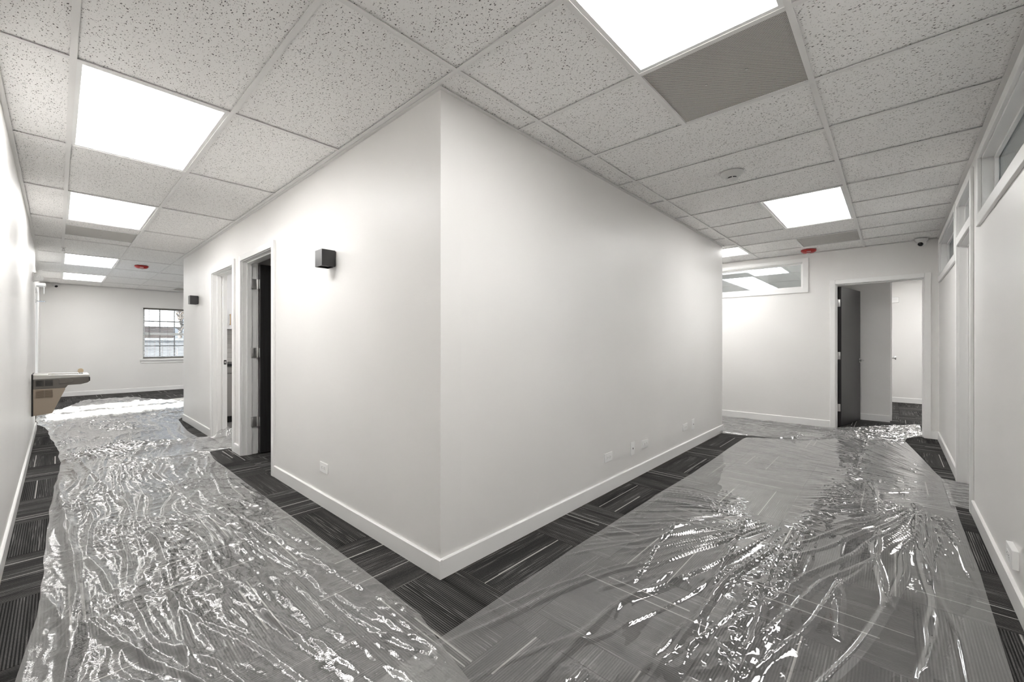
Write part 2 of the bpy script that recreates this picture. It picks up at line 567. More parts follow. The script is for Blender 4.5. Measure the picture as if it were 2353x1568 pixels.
# structure above and below
MB().box(WL - 0.16, 11.3, -5.1, YF + 0.16, 2.56, 2.66).build('roof_deck', M_PLENUM, label='dark board above the hung ceiling', cat='ceiling', kind='structure')

# ------------------------------------------------------------------ floor of carpet tiles
floor = MB().box(WL - 0.16, 11.3, -5.1, YF + 0.16, -0.08, -0.012).build('floor', M_SUB, label='floor laid with dark grey striped carpet tiles', cat='floor', kind='structure')
FX, FY, FT = 0.12, 0.085, 0.6096
_cm = {}


def carpet_piece(i, j, r):
    x0, y0 = FX + i * FT, FY + j * FT
    a0, a1 = max(x0, r[0]), min(x0 + FT, r[1]); b0, b1 = max(y0, r[2]), min(y0 + FT, r[3])
    if a1 - a0 < 0.01 or b1 - b0 < 0.01: return
    cx, cy = x0 + FT / 2, y0 + FT / 2
    turn = (i + j) % 2 == 0
    g = 0.0006
    q = [a0 - cx + g, a1 - cx - g, b0 - cy + g, b1 - cy - g]
    if turn: q = [q[2], q[3], -q[1], -q[0]]     # local frame turned by 90 degrees
    key = tuple(round(v, 4) for v in q)
    if key not in _cm:
        b = bmesh.new(); bmesh.ops.create_cube(b, size=1)
        for v in b.verts:
            v.co = Vector((q[0] if v.co.x < 0 else q[1], q[2] if v.co.y < 0 else q[3], -0.012 if v.co.z < 0 else 0.0))
        top = [e for e in b.edges if all(v.co.z > -0.001 for v in e.verts)]
        bmesh.ops.bevel(b, geom=top, offset=0.0012, segments=1, affect='EDGES')
        me = bpy.data.meshes.new('carpet_tile'); b.to_mesh(me); b.free()
        me.materials.append(M_CARPET)
        _cm[key] = me
    o = bpy.data.objects.new('carpet_tile', _cm[key])
    COL.objects.link(o)
    o.parent = floor
    o.location = Vector((cx, cy, 0)) - WLOC[floor]
    o.rotation_euler = (0, 0, math.pi / 2 if turn else 0)


def carpet(r):
    for i in range(math.floor((r[0] - FX) / FT), math.ceil((r[1] - FX) / FT)):
        for j in range(math.floor((r[2] - FY) / FT), math.ceil((r[3] - FY) / FT)):
            carpet_piece(i, j, r)


carpet((WL, 0, WR, 6.32))
carpet((0, XF, WR, 0))
carpet((WL, 0, 6.32, 6.95))
carpet((WL - 0.045, 2.4, 6.95, YF))
carpet((0, 2.4, 6.32, 6.95))
carpet((4.67, XF, 0, 1.8))
carpet((0, 1.2, D1[0] - 0.3, D1[1]))
carpet((XF, 7.05, -2.3, -0.98))
carpet((7.05, 9.95, -2.3, -1.64))
carpet((D4[0], D4[1], -2.75, WR))
MB().box(0.0, TH, D2[0] - J, D2[1] + J, -0.012, 0.001).box(TH, 2.6, 3.56, 6.19, -0.012, 0.001).build('kitchen_floor', M_CONC, parent=floor)

# ------------------------------------------------------------------ baseboards
BH, BT = 0.097, 0.014


def baseboard(name, ax, n, s, a0, a1, label):
    """board on the wall face at n, growing toward s (+1/-1)"""
    pr = [(n, 0), (n + s * BT, 0), (n + s * BT, BH - 0.005), (n + s * (BT - 0.005), BH), (n, BH)]
    m = MB()
    m.prism(pr, 'y' if ax == 'x' else 'x', a0, a1)
    return m.build(name, M_TRIM, label=label, cat='baseboard', kind='structure')


CS = 0.064   # casing width
baseboard('baseboard_core_left', 'x', 0, -1, -BT, D1[0] - CS, 'white baseboard along the left face of the central block')
baseboard('baseboard_core_mid', 'x', 0, -1, D1[1] + CS, D2[0] - CS, 'short white baseboard between the two block doorways')
baseboard('baseboard_core_far', 'x', 0, -1, D2[1] + CS, 6.32 + BT, 'white baseboard beyond the kitchen doorway')
baseboard('baseboard_core_right', 'y', 0, -1, 0, 4.67 + BT, 'white baseboard along the right face of the central block')
baseboard('baseboard_left', 'x', WL, 1, WR, 6.95, 'white baseboard along the long left wall')
baseboard('baseboard_right_near', 'y', WR, 1, WL, D4[0] - CS, 'white baseboard on the near part of the right wall')
baseboard('baseboard_right_far', 'y', WR, 1, D4[1] + CS, XF, 'white baseboard on the right wall beyond the office doorway')
baseboard('baseboard_far_right', 'x', XF, -1, D3[1] + CS, 6.0, 'white baseboard under the far high window')
baseboard('baseboard_far_right_stub', 'x', XF, -1, WR + BT, D3[0] - CS, 'short white baseboard right of the far doorway')
baseboard('baseboard_far_left', 'y', YF, -1, WL - 0.045, XF, 'white baseboard under the window of the open room')
baseboard('baseboard_hall_left', 'x', 7.05, -1, -1.64, -0.98, 'white baseboard in the hall beside the dark door')
baseboard('baseboard_hall_end', 'x', 9.95, -1, -4.0, -1.0, 'white baseboard on the end wall of the hall')
baseboard('baseboard_hall_side', 'y', -1.64, -1, 7.95, 8.1, 'short white baseboard on the side wall of the hall')


# ------------------------------------------------------------------ door frames
def door_frame(name, ax, n0, n1, d, label, sides, loc_n, head_to=None, casing_head=True):
    a0, a1, z1 = d
    loc = (loc_n, (a0 + a1) / 2, 0) if ax == 'x' else ((a0 + a1) / 2, loc_n, 0)
    E = empty(name, loc, label, 'door', kind='structure')
    for s, e in ((a0 - J, a0), (a1, a1 + J)):
        m = MB(); nbox(m, ax, n0, n1, s, e, 0, z1 + J, 0.001); m.build('jamb', M_TRIM, E)
    m = MB(); nbox(m, ax, n0, n1, a0, a1, z1, z1 + J, 0.001); m.build('head_jamb', M_TRIM, E)
    mid = (n0 + n1) / 2
    for s, e in ((a0, a0 + 0.012), (a1 - 0.012, a1)):
        m = MB(); nbox(m, ax, mid - 0.025, mid + 0.02, s, e, 0, z1 - 0.012, 0.0015); m.build('door_stop', M_TRIM, E)
    m = MB(); nbox(m, ax, mid - 0.025, mid + 0.02, a0, a1, z1 - 0.012, z1, 0.0015); m.build('door_stop', M_TRIM, E)
    for n, s in sides:
        r = 0.006
        for p, q in ((a0 - CS, a0 - r), (a1 + r, a1 + CS)):
            m = MB(); nbox(m, ax, n, n + s * 0.018, p, q, 0, z1 + (CS if casing_head else 0), 0.003); m.build('casing', M_TRIM, E)
        if casing_head:
            m = MB(); nbox(m, ax, n, n + s * 0.018, a0 - r, a1 + r, z1 + r, z1 + CS, 0.003); m.build('casing', M_TRIM, E)
    return E


def hinge_plate(ax, n0, n1, a0, a1, z, leaf):
    m = MB()
    nbox(m, ax, n0, n1, a0, a1, z - 0.05, z + 0.05, 0.0008)
    return m


# --- door 1: dark door standing open into the dark room
d1 = door_frame('door_1', 'x', 0, TH, D1, 'white framed doorway with a dark door opened inward, near a wall light', [(0, -1), (TH, 1)], TH / 2)
m = MB(); m.box(0.152, 1.055, D1[1] - 0.055, D1[1] - 0.011, 0.014, 2.015, 0.002)
leaf1 = m.build('door_leaf', M_DOOR, d1, label='dark charcoal door leaf')
for z in (0.345, 1.077, 1.808):
    h = MB()
    h.box(0.078, 0.134, D1[1] - 0.0145, D1[1] - 0.0115, z - 0.052, z + 0.052, 0.001)
    h.tube((0.140, D1[1] - 0.016, z - 0.052), (0.140, D1[1] - 0.016, z + 0.052), 0.0075)
    h.box(0.1475, 0.1518, D1[1] - 0.052, D1[1] - 0.014, z - 0.05, z + 0.05, 0.001)
    for dz in (-0.036, 0.0, 0.036):
        h.lathe([(0.004, 0), (0.0025, 0.0012)], (0.094, D1[1] - 0.0145, z + dz), 10, Matrix.Rotation(math.radians(90), 3, 'X'))
    h.build('hinge', M_HINGE, leaf1, smooth=True, label='satin steel hinge')

# --- door 2: kitchen doorway with a pocket door edge
d2 = door_frame('door_2', 'x', 0, TH, D2, 'white framed doorway into the kitchen, farther along the block', [(0, -1), (TH, 1)], TH / 2)
m = MB(); m.box(0.098, 0.142, D2[1] - 0.04, D2[1] + 0.0, 0.012, 2.012, 0.002)
pk = m.build('pocket_door_edge', M_TRIM, d2)
m = MB(); m.box(0.106, 0.134, D2[1] - 0.043, D2[1] - 0.039, 0.91, 0.965, 0.001); m.build('latch_plate', M_BLACK, pk, label='black square latch plate')
m = MB(); m.box(0.113, 0.127, D2[1] - 0.0445, D2[1] - 0.0425, 0.925, 0.95); m.build('latch', M_HINGE, pk)

# --- door 3: hall door, open away
d3 = door_frame('door_3', 'x', XF, XF + TH, D3, 'white framed doorway at the end of the right corridor with an open dark door', [(XF, -1), (XF + TH, 1)], XF + TH / 2)
HD = Vector((0.85, -0.165, 0)).normalized()
m = MB(); m.obox((6.115, -1.097), HD, 0.865, -0.044, 0.0, 0.014, 1.965, 0.002)
leaf3 = m.build('door_leaf', M_DOOR, d3, label='dark charcoal door leaf')
for z in (0.27, 1.0, 1.74):
    h = MB()
    h.box(6.1085, 6.1125, -1.130, -1.098, z - 0.052, z + 0.052, 0.0015)
    h.tube((6.106, -1.096, z - 0.052), (6.106, -1.096, z + 0.052), 0.007)
    h.build('hinge', M_HINGE, leaf3, smooth=True, label='satin steel hinge')
HN = Vector((HD.y, -HD.x, 0))     # faces the camera side
kp = Vector((6.115, -1.097, 0)) + HD * 0.80 + HN * 0.044
h = MB()
q = Vector((0, 0, 1)).rotation_difference(HN).to_matrix()
h.lathe([(0.034, 0), (0.034, 0.008), (0.028, 0.012), (0.014, 0.014), (0.012, 0.055), (0.0, 0.057)], (kp.x, kp.y, 0.915), 24, q)
a = kp + HN * 0.050
h.tube((a.x, a.y, 0.915), (a.x - HD.x * 0.125, a.y - HD.y * 0.125, 0.912), 0.012, 0.009)
h.build('lever_handle', M_CHROME, leaf3, smooth=True, label='chrome lever handle')

# --- door 4: office doorway in the right wall with a transom above
d4 = door_frame('door_4', 'y', WR - TH, WR, D4, 'tall white doorway with a glass transom in the right wall', [(WR, 1)], WR - TH / 2, casing_head=False)
a0, a1, z1 = D4
for p, q_ in ((a0 - CS, a0 - 0.006), (a1 + 0.006, a1 + CS)):
    m = MB(); m.box(p, q_, WR, WR + 0.018, z1, 2.40, 0.003); m.build('transom_casing', M_TRIM, d4)
m = MB(); m.box(a0 - 0.006, a1 + 0.006, WR, WR + 0.018, z1 + 0.006, z1 + 0.075, 0.003); m.build('casing', M_TRIM, d4)
m = MB(); m.box(a0 - 0.006, a1 + 0.006, WR, WR + 0.018, 2.335, 2.40, 0.003); m.build('casing', M_TRIM, d4)
m = MB(); m.box(a0 - J, a1 + J, WR - TH, WR, z1 + J, z1 + 0.068, 0.001); m.build('transom_bar', M_TRIM, d4)
for p, q_ in ((a0 - J, a0), (a1, a1 + J)):
    m = MB(); m.box(p, q_, WR - TH, WR, z1 + 0.068, 2.36, 0.001); m.build('transom_jamb', M_TRIM, d4)
m = MB(); m.box(a0, a1, WR - TH, WR, 2.342, 2.36, 0.001); m.build('transom_jamb', M_TRIM, d4)
for p, q_, r0, r1 in ((a0, a1, z1 + 0.068, z1 + 0.082), (a0, a1, 2.328, 2.342), (a0, a0 + 0.014, z1 + 0.082, 2.328), (a1 - 0.014, a1, z1 + 0.082, 2.328)):
    m = MB(); m.box(p, q_, WR - 0.058, WR - 0.034, r0, r1, 0.001); m.build('glazing_stop', M_TRIM, d4)
m = MB(); m.box(a0 + 0.002, a1 - 0.002, WR - 0.070, WR - 0.064, z1 + 0.07, 2.34); m.build('transom_pane', M_GLASS, d4)
m = MB(); m.box(a0, a1, WR - 0.0635, WR - 0.0600, z1 + 0.069, z1 + 0.076).box(a1 - 0.006, a1, WR - 0.0635, WR - 0.06, z1 + 0.07, 2.34); m.build('gasket', M_BLACK, d4)

# --- door 5: glazed door to outside
d5 = door_frame('door_5', 'x', WL - 0.16, WL - 0.045, D5, 'white framed glazed double door to outside beyond the drinking fountain', [(WL - 0.045, 1)], WL - 0.1)
xa, xb = WL - 0.135, WL - 0.095
ymid = (D5[0] + D5[1]) / 2
for ya_, yb_, hy in ((D5[0], ymid - 0.002, ymid - 0.05), (ymid + 0.002, D5[1], ymid + 0.05)):
    m = MB()
    st = 0.08
    m.box(xa, xb, ya_, ya_ + st, 0.01, D5[2] - 0.002).box(xa, xb, yb_ - st, yb_, 0.01, D5[2] - 0.002).box(xa, xb, ya_ + st, yb_ - st, 0.01, 0.18).box(xa, xb, ya_ + st, yb_ - st, D5[2] - 0.10, D5[2] - 0.002)
    lf = m.build('door_leaf', M_TRIM, d5)
    m = MB(); m.box(WL - 0.118, WL - 0.112, ya_ + st, yb_ - st, 0.18, D5[2] - 0.10); m.build('pane', M_GLASS, lf)
    m = MB(); m.box(WL - 0.095, WL - 0.05, hy - 0.012, hy + 0.012, 0.85, 1.05, 0.003); m.build('handle', M_CHROME, lf)


# ------------------------------------------------------------------ clerestory windows
def clerestory(name, ax, n_face, s, n_back, w, label, n_gl):
    """trim on the face at n_face (outward s), lining through the wall, one fixed pane"""
    a0, a1, z0, z1 = w
    i0, i1, k0, k1 = inner(w)
    loc = (n_face, (a0 + a1) / 2, z0) if ax == 'x' else ((a0 + a1) / 2, n_face, z0)
    E = empty(name, loc, label, 'window', kind='structure')
    t0, t1 = n_face, n_face + s * 0.018
    for q in ((a0, i0 + 0.004, z0, z1), (i1 - 0.004, a1, z0, z1), (i0, i1, z0, k0 + 0.004), (i0, i1, k1 - 0.004, z1)):
        m = MB(); nbox(m, ax, t0, t1, *q, 0.003); m.build('casing', M_TRIM, E)
    l = 0.014
    for q in ((i0, i0 + l, k0, k1), (i1 - l, i1, k0, k1), (i0, i1, k0, k0 + l), (i0, i1, k1 - l, k1)):
        m = MB(); nbox(m, ax, n_face, n_back, *q, 0.001); m.build('lining', M_TRIM, E)
    g = 0.016
    j0, j1, h0, h1 = i0 + l, i1 - l, k0 + l, k1 - l
    for q in ((j0, j0 + g, h0, h1), (j1 - g, j1, h0, h1), (j0, j1, h0, h0 + g), (j0, j1, h1 - g, h1)):
        m = MB(); nbox(m, ax, n_gl + s * 0.006, n_gl + s * 0.024, *q, 0.001); m.build('glazing_stop', M_TRIM, E)
        m = MB(); nbox(m, ax, n_gl - s * 0.006, n_gl - s * 0.024, *q, 0.001); m.build('glazing_stop', M_TRIM, E)
    m = MB(); nbox(m, ax, n_gl - 0.003, n_gl + 0.003, j0, j1, h0, h1); m.build('pane', M_GLASS, E)
    return E


clerestory('window_1', 'y', WR, 1, WR - TH, WIN_R[0], 'long white trimmed high window nearest on the right wall', WR - 0.075)
clerestory('window_2', 'y', WR, 1, WR - TH, WIN_R[1], 'white trimmed high window between the office doorway and the far wall', WR - 0.075)
clerestory('window_3', 'x', XF, -1, XF + TH, WIN_F, 'white trimmed high window in the far wall showing lit ceiling panels', XF + 0.075)

# ------------------------------------------------------------------ window with blind, far left wall
w = WIN_B
W4 = empty('window_4', ((w[0] + w[1]) / 2, YF, w[2]), 'white sash window with a raised-slat blind in the open room', 'window', kind='structure')
fy0, fy1 = YF + 0.06, YF + 0.12
for q in ((w[0] + 0.02, w[0] + 0.06, w[2] + 0.02, w[3] - 0.02), (w[1] - 0.06, w[1] - 0.02, w[2] + 0.02, w[3] - 0.02), (w[0] + 0.06, w[1] - 0.06, w[2] + 0.02, w[2] + 0.06), (w[0] + 0.06, w[1] - 0.06, w[3] - 0.06, w[3] - 0.02)):
    MB().box(q[0], q[1], fy0, fy1, q[2], q[3], 0.002).build('sash_frame', M_TRIM, W4)
zm = 1.40
MB().box(w[0] + 0.06, w[1] - 0.06, fy0, fy1, zm - 0.03, zm + 0.03, 0.002).build('meeting_rail', M_TRIM, W4)
for k in (1, 2):
    xk = w[0] + 0.06 + (w[1] - w[0] - 0.12) * k / 3
    for q in ((w[2] + 0.06, zm - 0.03), (zm + 0.03, w[3] - 0.06)):
        MB().box(xk - 0.009, xk + 0.009, fy0 + 0.018, fy0 + 0.038, *q).build('muntin', M_FBAND, W4)
for zc in ((w[2] + 0.06 + zm - 0.03) / 2, (zm + 0.03 + w[3] - 0.06) / 2):
    MB().box(w[0] + 0.06, w[1] - 0.06, fy0 + 0.018, fy0 + 0.038, zc - 0.009, zc + 0.009).build('muntin', M_FBAND, W4)
MB().box(w[0] + 0.06, w[1] - 0.06, fy0 + 0.026, fy0 + 0.030, w[2] + 0.06, zm - 0.03).build('pane', M_GLASS, W4)
MB().box(w[0] + 0.06, w[1] - 0.06, fy0 + 0.046, fy0 + 0.050, zm + 0.03, w[3] - 0.06).build('pane', M_GLASS, W4)
MB().box(w[0] - 0.04, w[1] + 0.04, YF - 0.05, YF + 0.06, w[2] - 0.025, w[2] + 0.019, 0.003).build('window_sill', M_TRIM, W4)
MB().box(w[0] - 0.02, w[1] + 0.02, YF - 0.016, YF, w[2] - 0.09, w[2] - 0.025, 0.003).build('apron', M_TRIM, W4)

BL = empty('window_blind', ((w[0] + w[1]) / 2, YF + 0.03, w[2] + 0.02), 'white slatted blind hanging in the far left window', 'blind')
b0, b1 = w[0] + 0.03, w[1] - 0.03
MB().box(b0, b1, YF + 0.008, YF + 0.042, w[3] - 0.06, w[3] - 0.025, 0.002).build('head_rail', M_FBAND, BL)
MB().box(b0, b1, YF + 0.010, YF + 0.038, w[2] + 0.024, w[2] + 0.044, 0.002).build('bottom_rail', M_FBAND, BL)
_sl = bpy.data.meshes.new('slat')
_b = bmesh.new(); bmesh.ops.create_cube(_b, size=1)
for v in _b.verts:
    v.co = Vector((v.co.x * (b1 - b0), v.co.y * 0.026, v.co.z * 0.0016 + v.co.y * 0.009))
_b.to_mesh(_sl); _b.free(); _sl.materials.append(M_TRIM)
zs = w[2] + 0.066
while zs < w[3] - 0.07:
    o = bpy.data.objects.new('slat', _sl); COL.objects.link(o); o.parent = BL
    o.location = Vector(((b0 + b1) / 2, YF + 0.025, zs)) - WLOC[BL]
    zs += 0.0305
for xk in (b0 + 0.12, (b0 + b1) / 2, b1 - 0.12):
    MB().tube((xk, YF + 0.011, w[2] + 0.04), (xk, YF + 0.011, w[3] - 0.05), 0.0012, seg=6).build('ladder_cord', M_FBAND, BL)
MB().tube((b0 + 0.10, YF + 0.004, 1.30), (b0 + 0.10, YF + 0.004, w[3] - 0.06), 0.004, seg=8).build('tilt_wand', M_FBAND, BL)

# ------------------------------------------------------------------ hung ceiling
GX, GY, TX, TY = -0.036, -0.168, 0.6096, 1.2037
ceil = MB().box(WL - 0.05, 11.2, -5.0, YF, 2.505, 2.515).build('ceiling', M_PLENUM, label='white hung ceiling of fissured tiles in a metal grid', cat='ceiling', kind='structure')
_tm = {}


def ctile(x0, x1, y0, y1, turn=False):
    if x1 - x0 < 0.02 or y1 - y0 < 0.02: return
    g = 0.004
    sx, sy = x1 - x0 - 2 * g, y1 - y0 - 2 * g
    key = (round(sx, 3), round(sy, 3))
    if key not in _tm:
        b = bmesh.new(); bmesh.ops.create_cube(b, size=1)
        for v in b.verts: v.co = Vector((v.co.x * sx, v.co.y * sy, v.co.z * 0.016))
        me = bpy.data.meshes.new('ceiling_tile'); b.to_mesh(me); b.free(); me.materials.append(M_TILE)
        _tm[key] = me
    o = bpy.data.objects.new('ceiling_tile', _tm[key]); COL.objects.link(o); o.parent = ceil
    o.location = Vector(((x0 + x1) / 2, (y0 + y1) / 2, HC + 0.0090 + 0.008)) - WLOC[ceil]


def tee(ax, n, a0, a1, wd=0.024, low=0.0):
    m = MB()
    if ax == 'x': m.box(a0, a1, n - wd / 2, n + wd / 2, HC - low, HC + 0.0035)
    else: m.box(n - wd / 2, n + wd / 2, a0, a1, HC - low, HC + 0.0035)
    m.build('grid_tee', M_TEE, ceil)


def angle(ax, n, s, a0, a1):
    m = MB()
    lo, hi = (n, n + s * 0.022) if s > 0 else (n + s * 0.022, n)
    if ax == 'x': m.box(a0, a1, lo, hi, HC - 0.0012, HC + 0.002)
    else: m.box(lo, hi, a0, a1, HC - 0.0012, HC + 0.002)
    m.build('wall_angle', M_TEE, ceil)


LIGHT_N = [0]


def light(x0, x1, y0, y1, label, group='lit ceiling panels'):
    E = empty('ceiling_light', ((x0 + x1) / 2, (y0 + y1) / 2, HC), label, 'light', group)
    f = 0.030
    e = 0.010
    m = MB()
    for q in ((x0 + e, x1 - e, y0 + e, y0 + f), (x0 + e, x1 - e, y1 - f, y1 - e), (x0 + e, x0 + f, y0 + f, y1 - f), (x1 - f, x1 - e, y0 + f, y1 - f)):
        m.box(q[0], q[1], q[2], q[3], HC + 0.0036, HC + 0.03)
    m.build('frame', M_FRAME, E)
    MB().box(x0 + f, x1 - f, y0 + f, y1 - f, HC + 0.008, HC + 0.012).build('diffuser', M_PANEL, E)
    return E


def grille(x0, x1, y0, y1, label):
    E = empty('return_air_grille', ((x0 + x1) / 2, (y0 + y1) / 2, HC), label, 'grille', 'perforated return air grilles')
    e = 0.0125
    MB().box(x0 + e, x1 - e, y0 + e, y1 - e, HC + 0.009, HC + 0.011).build('perforated_panel', M_PERF, E)
    m = MB()
    for q in ((x0, x1, y0, y0 + e), (x0, x1, y1 - e, y1), (x0, x0 + e, y0 + e, y1 - e), (x1 - e, x1, y0 + e, y1 - e)):
        m.box(*q, HC + 0.0038, HC + 0.02)
    m.build('frame', M_FRAME, E)
    cx, cy = (x0 + x1) / 2, (y0 + y1) / 2
    for dx, dy in ((0.0, 0.09), (0.0, -0.09)):
        MB().lathe([(0.0, 0), (0.006, 0), (0.006, 0.003), (0, 0.003)], (cx + dx, cy + dy, HC + 0.0062), 12).build('screw', M_HINGE, E)
    return E


def gx(k): return GX + k * TX
def gyl(k): return GY + k * TY
Y1, Y2, Y3 = GY, GY - TX, GY - 2 * TX     # lines along the right corridor

# right corridor: rows across, 2 ft deep
for k in range(-3, 10):
    xa, xb = gx(k), min(gx(k + 1), XF)
    if k == -3: xa = WL
    if xb <= xa + 0.02: continue
    ctile(xa, xb, WR, Y3)
    if k in (-1, 0, 1, 5, 6, 8):
        ctile(xa, xb, Y2, Y1)
    else:
        ctile(xa, xb, Y3, Y1)
    if xa >= GX - 0.01 and xa < 4.6: ctile(xa, min(xb, 4.67), Y1, 0)
    if k > -3: tee('y', xa, WR, Y3 - 0.012)
    if k in (0, 6): tee('y', xa, Y2 + 0.012, Y1 - 0.012)
    elif k in (-1, 1, 2, 5, 7, 8, 9):
        tee('y', xa, Y3 + 0.012, Y2 - 0.012); tee('y', xa, Y2 - 0.0119, Y1 - 0.012)
    elif k > -3: tee('y', xa, Y3 + 0.012, Y1 - 0.012)
    if xa > GX + 0.02 and xa < 4.67: tee('y', xa, Y1 + 0.012, -0.022)
tee('x', Y1, WL + 0.022, XF - 0.022)
tee('x', Y3, WL + 0.022, XF - 0.022)
for a, b in ((gx(-1), gx(1)), (gx(1), gx(2)), (gx(5), gx(7)), (gx(8), gx(9))):
    tee('x', Y2, a + 0.012, b - 0.012)
tee('y', GX, Y1 + 0.012, -0.023)
# left corridor: rows along y, 4 ft long
LX = [WL, gx(-2), gx(-1), gx(0)]
LIT_Y = {1: 'light', 3: 'light', 6: 'light', 8: 'light', 4: 'grille'}
for k in range(0, 10):
    ya, yb = gyl(k), min(gyl(k + 1), YF)
    lx0 = WL if ya < 6.95 else WL - 0.045
    ctile(lx0, LX[1], ya, yb)
    if LIT_Y.get(k) == 'grille':
        ctile(LX[1], LX[2], ya, 4.93); ctile(LX[1], LX[2], 5.545, yb)
    elif LIT_Y.get(k) != 'light':
        ctile(LX[1], LX[2], ya, yb)
    ctile(LX[2], LX[3], ya, yb)
    if k > 0:
        for p, q in ((WL + 0.022, LX[1] - 0.012), (LX[1] + 0.012, LX[2] - 0.012), (LX[2] + 0.012, LX[3] - 0.012)):
            tee('x', ya, p, q)
    # open room to the right of the corridor line
    if yb > 6.40:
        y0 = max(ya, 6.32)
        for i in range(0, 10):
            xa, xb = gx(i), min(gx(i + 1), XF)
            ctile(xa, xb, y0, yb) if not (k == 9 and i == 1) and not (k in (6, 8) and i in (3, 7)) else None
            if k > 0 and ya > 6.32: tee('x', ya, xa + 0.012, xb - (0.012 if xb < XF else 0))
for x in LX[1:3]: tee('y', x, GY + 0.012, YF - 0.022)
tee('y', LX[3] + 0.0001, -0.0229, YF - 0.022)
for i in range(1, 10): tee('y', gx(i), 6.342, YF - 0.022)
# far corridor beside the block
ctile(4.67, gx(8), Y1, 1.085); ctile(gx(9), XF, Y1, 1.085)
y = 1.085
while y < 6.3:
    for a, b in ((4.67, gx(8)), (gx(8), gx(9)), (gx(9), XF)): ctile(a, b, y, min(y + 1.2192, 6.32))
    tee('x', y, 4.692, XF - 0.022)
    y += 1.2192
for i in (8, 9): tee('y', gx(i), Y1 + 0.012, 6.32)
# wall angles
angle('y', WL, 1, WR, 6.95); angle('y', WL - 0.045, 1, 6.95, YF)
angle('x', WR, 1, WL + 0.022, XF); angle('y', 0, -1, -0.022, 6.32 + 0.022); angle('x', 0, -1, 0, 4.67 + 0.022)
angle('y', XF, -1, WR + 0.022, YF); angle('x', YF, -1, WL, XF); angle('y', 4.67, 1, 0, 6.32)
angle('x', 6.32, 1, 0, 4.67)

light(gx(-1), gx(1), Y3, Y2, 'very bright ceiling panel cut off by the top edge, above the block corner')
light(gx(5), gx(7), Y3, Y2, 'bright ceiling panel far along the right corridor beyond the smoke detector')
light(gx(8), gx(9), Y1, 1.085, 'bright ceiling panel half hidden behind the block in the far corridor')
light(LX[1], LX[2], gyl(1), gyl(2), 'largest bright panel in the left corridor ceiling, nearest the camera')
light(LX[1], LX[2], gyl(3), gyl(4), 'second bright panel in the left corridor ceiling, before a grille')
light(LX[1], LX[2], gyl(6), gyl(7), 'third bright panel in the left corridor ceiling, near the red strobe')
light(LX[1], LX[2], gyl(8), gyl(9), 'farthest bright panel in the left ceiling, near the far wall')
for k in (6, 8):  # unseen panels, added to keep the brightness even out of view
    for i in (3, 7):
        light(gx(i), gx(i + 1), gyl(k), gyl(k + 1), 'added unseen ceiling panel over the open room, %s and %s' % ('behind the block' if k == 6 else 'by the window wall', 'nearer the left corridor' if i == 3 else 'nearer the right corridor'), 'added panels over the open room')
grille(gx(1), gx(2), Y3, Y2, 'large perforated grey grille beside the brightest ceiling panel')
grille(gx(8), gx(9), Y3, Y2, 'perforated grey grille by the red strobe in the right corridor')
grille(LX[1], LX[2], 4.93, 5.545, 'perforated grey grille between the left corridor ceiling panels')
grille(gx(1), gx(2), 10.68, 11.29, 'small sliver of grey grille above the far left window')
ctile(gx(1), gx(2), 11.29, YF)

# ceilings of the side rooms (plain tiles, seen through glass)
def room_ceiling(x0, x1, y0, y1, lights, stepx=1.2192, stepy=0.6096, offx=0.0, offy=0.0):
    xs = [x0]; v = x0 + offx
    while v < x1 - 0.05:
        if v > x0 + 0.05: xs.append(v)
        v += stepx
    xs.append(x1)
    ys = [y0]; v = y0 + offy
    while v < y1 - 0.05:
        if v > y0 + 0.05: ys.append(v)
        v += stepy
    ys.append(y1)
    for i in range(len(xs) - 1):
        for j in range(len(ys) - 1):
            if (i, j) in lights:
                light(xs[i], xs[i + 1], ys[j], ys[j + 1], lights[(i, j)], 'panels in the side rooms')
            else:
                ctile(xs[i], xs[i + 1], ys[j], ys[j + 1])
    for x in xs[1:-1]: tee('y', x, y0, y1)
    for yv in ys[1:-1]:
        for i in range(len(xs) - 1): tee('x', yv, xs[i] + 0.012, xs[i + 1] - 0.012)


room_ceiling(XF + TH, 11.1, -0.9, 4.0, {(2, 2): 'nearer lit panel seen through the far high window', (3, 2): 'farther lit panel seen through the far high window',
                                          (2, 5): 'added lit panel over the room behind the far high window', (0, 4): 'added lit panel close behind the far high window', (3, 5): 'added lit panel at the far side of the room behind the high window', (1, 1): 'lit panel just inside the room behind the far high window'}, offx=0.46, offy=0.603)  # back panels added out of view to brighten this ceiling by bounce
room_ceiling(XF + TH, 9.95, -4.0, -0.98, {(2, 2): 'lit panel over the hall behind the far doorway', (2, 1): 'second added unseen panel over the hall behind the far doorway'}, stepx=0.95, stepy=0.75)  # unseen panels added to brighten the end wall of the hall
room_ceiling(WL, 2.9, -5.0, WR - TH, {(1, 3): 'added lit panel over the near office, close behind the right wall', (2, 2): 'added lit panel over the near office, beside its partition'})  # unseen panels added so the room behind the high window looks bright
room_ceiling(2.9, XF, -5.0, WR - TH, {(1, 2): 'added lit panel over the middle of the far office'})  # unseen panel added to light the far office
wall('wall_office_mid', 'x', 2.86, 2.94, -5.0, WR - TH, 'partition between the two offices behind the right wall')
MB().box(TH, 2.6, TH, 3.46, HC, HC + 0.01).build('ceiling_storage', M_WALL, label='plain ceiling of the dark room in the block', cat='ceiling', kind='structure')
MB().box(TH, 2.6, 3.56, 6.185, HC, HC + 0.003).build('ceiling_kitchen', M_WALL, label='plain ceiling of the kitchen in the block', cat='ceiling', kind='structure')
kl = empty('ceiling_light', (1.2, 4.7, HC - 0.02), 'lit panel over the kitchen, hidden from the corridor', 'light', 'panels in the side rooms')
MB().box(0.9, 1.5, 4.1, 5.3, HC - 0.03, HC, 0.003).build('frame', M_FRAME, kl)
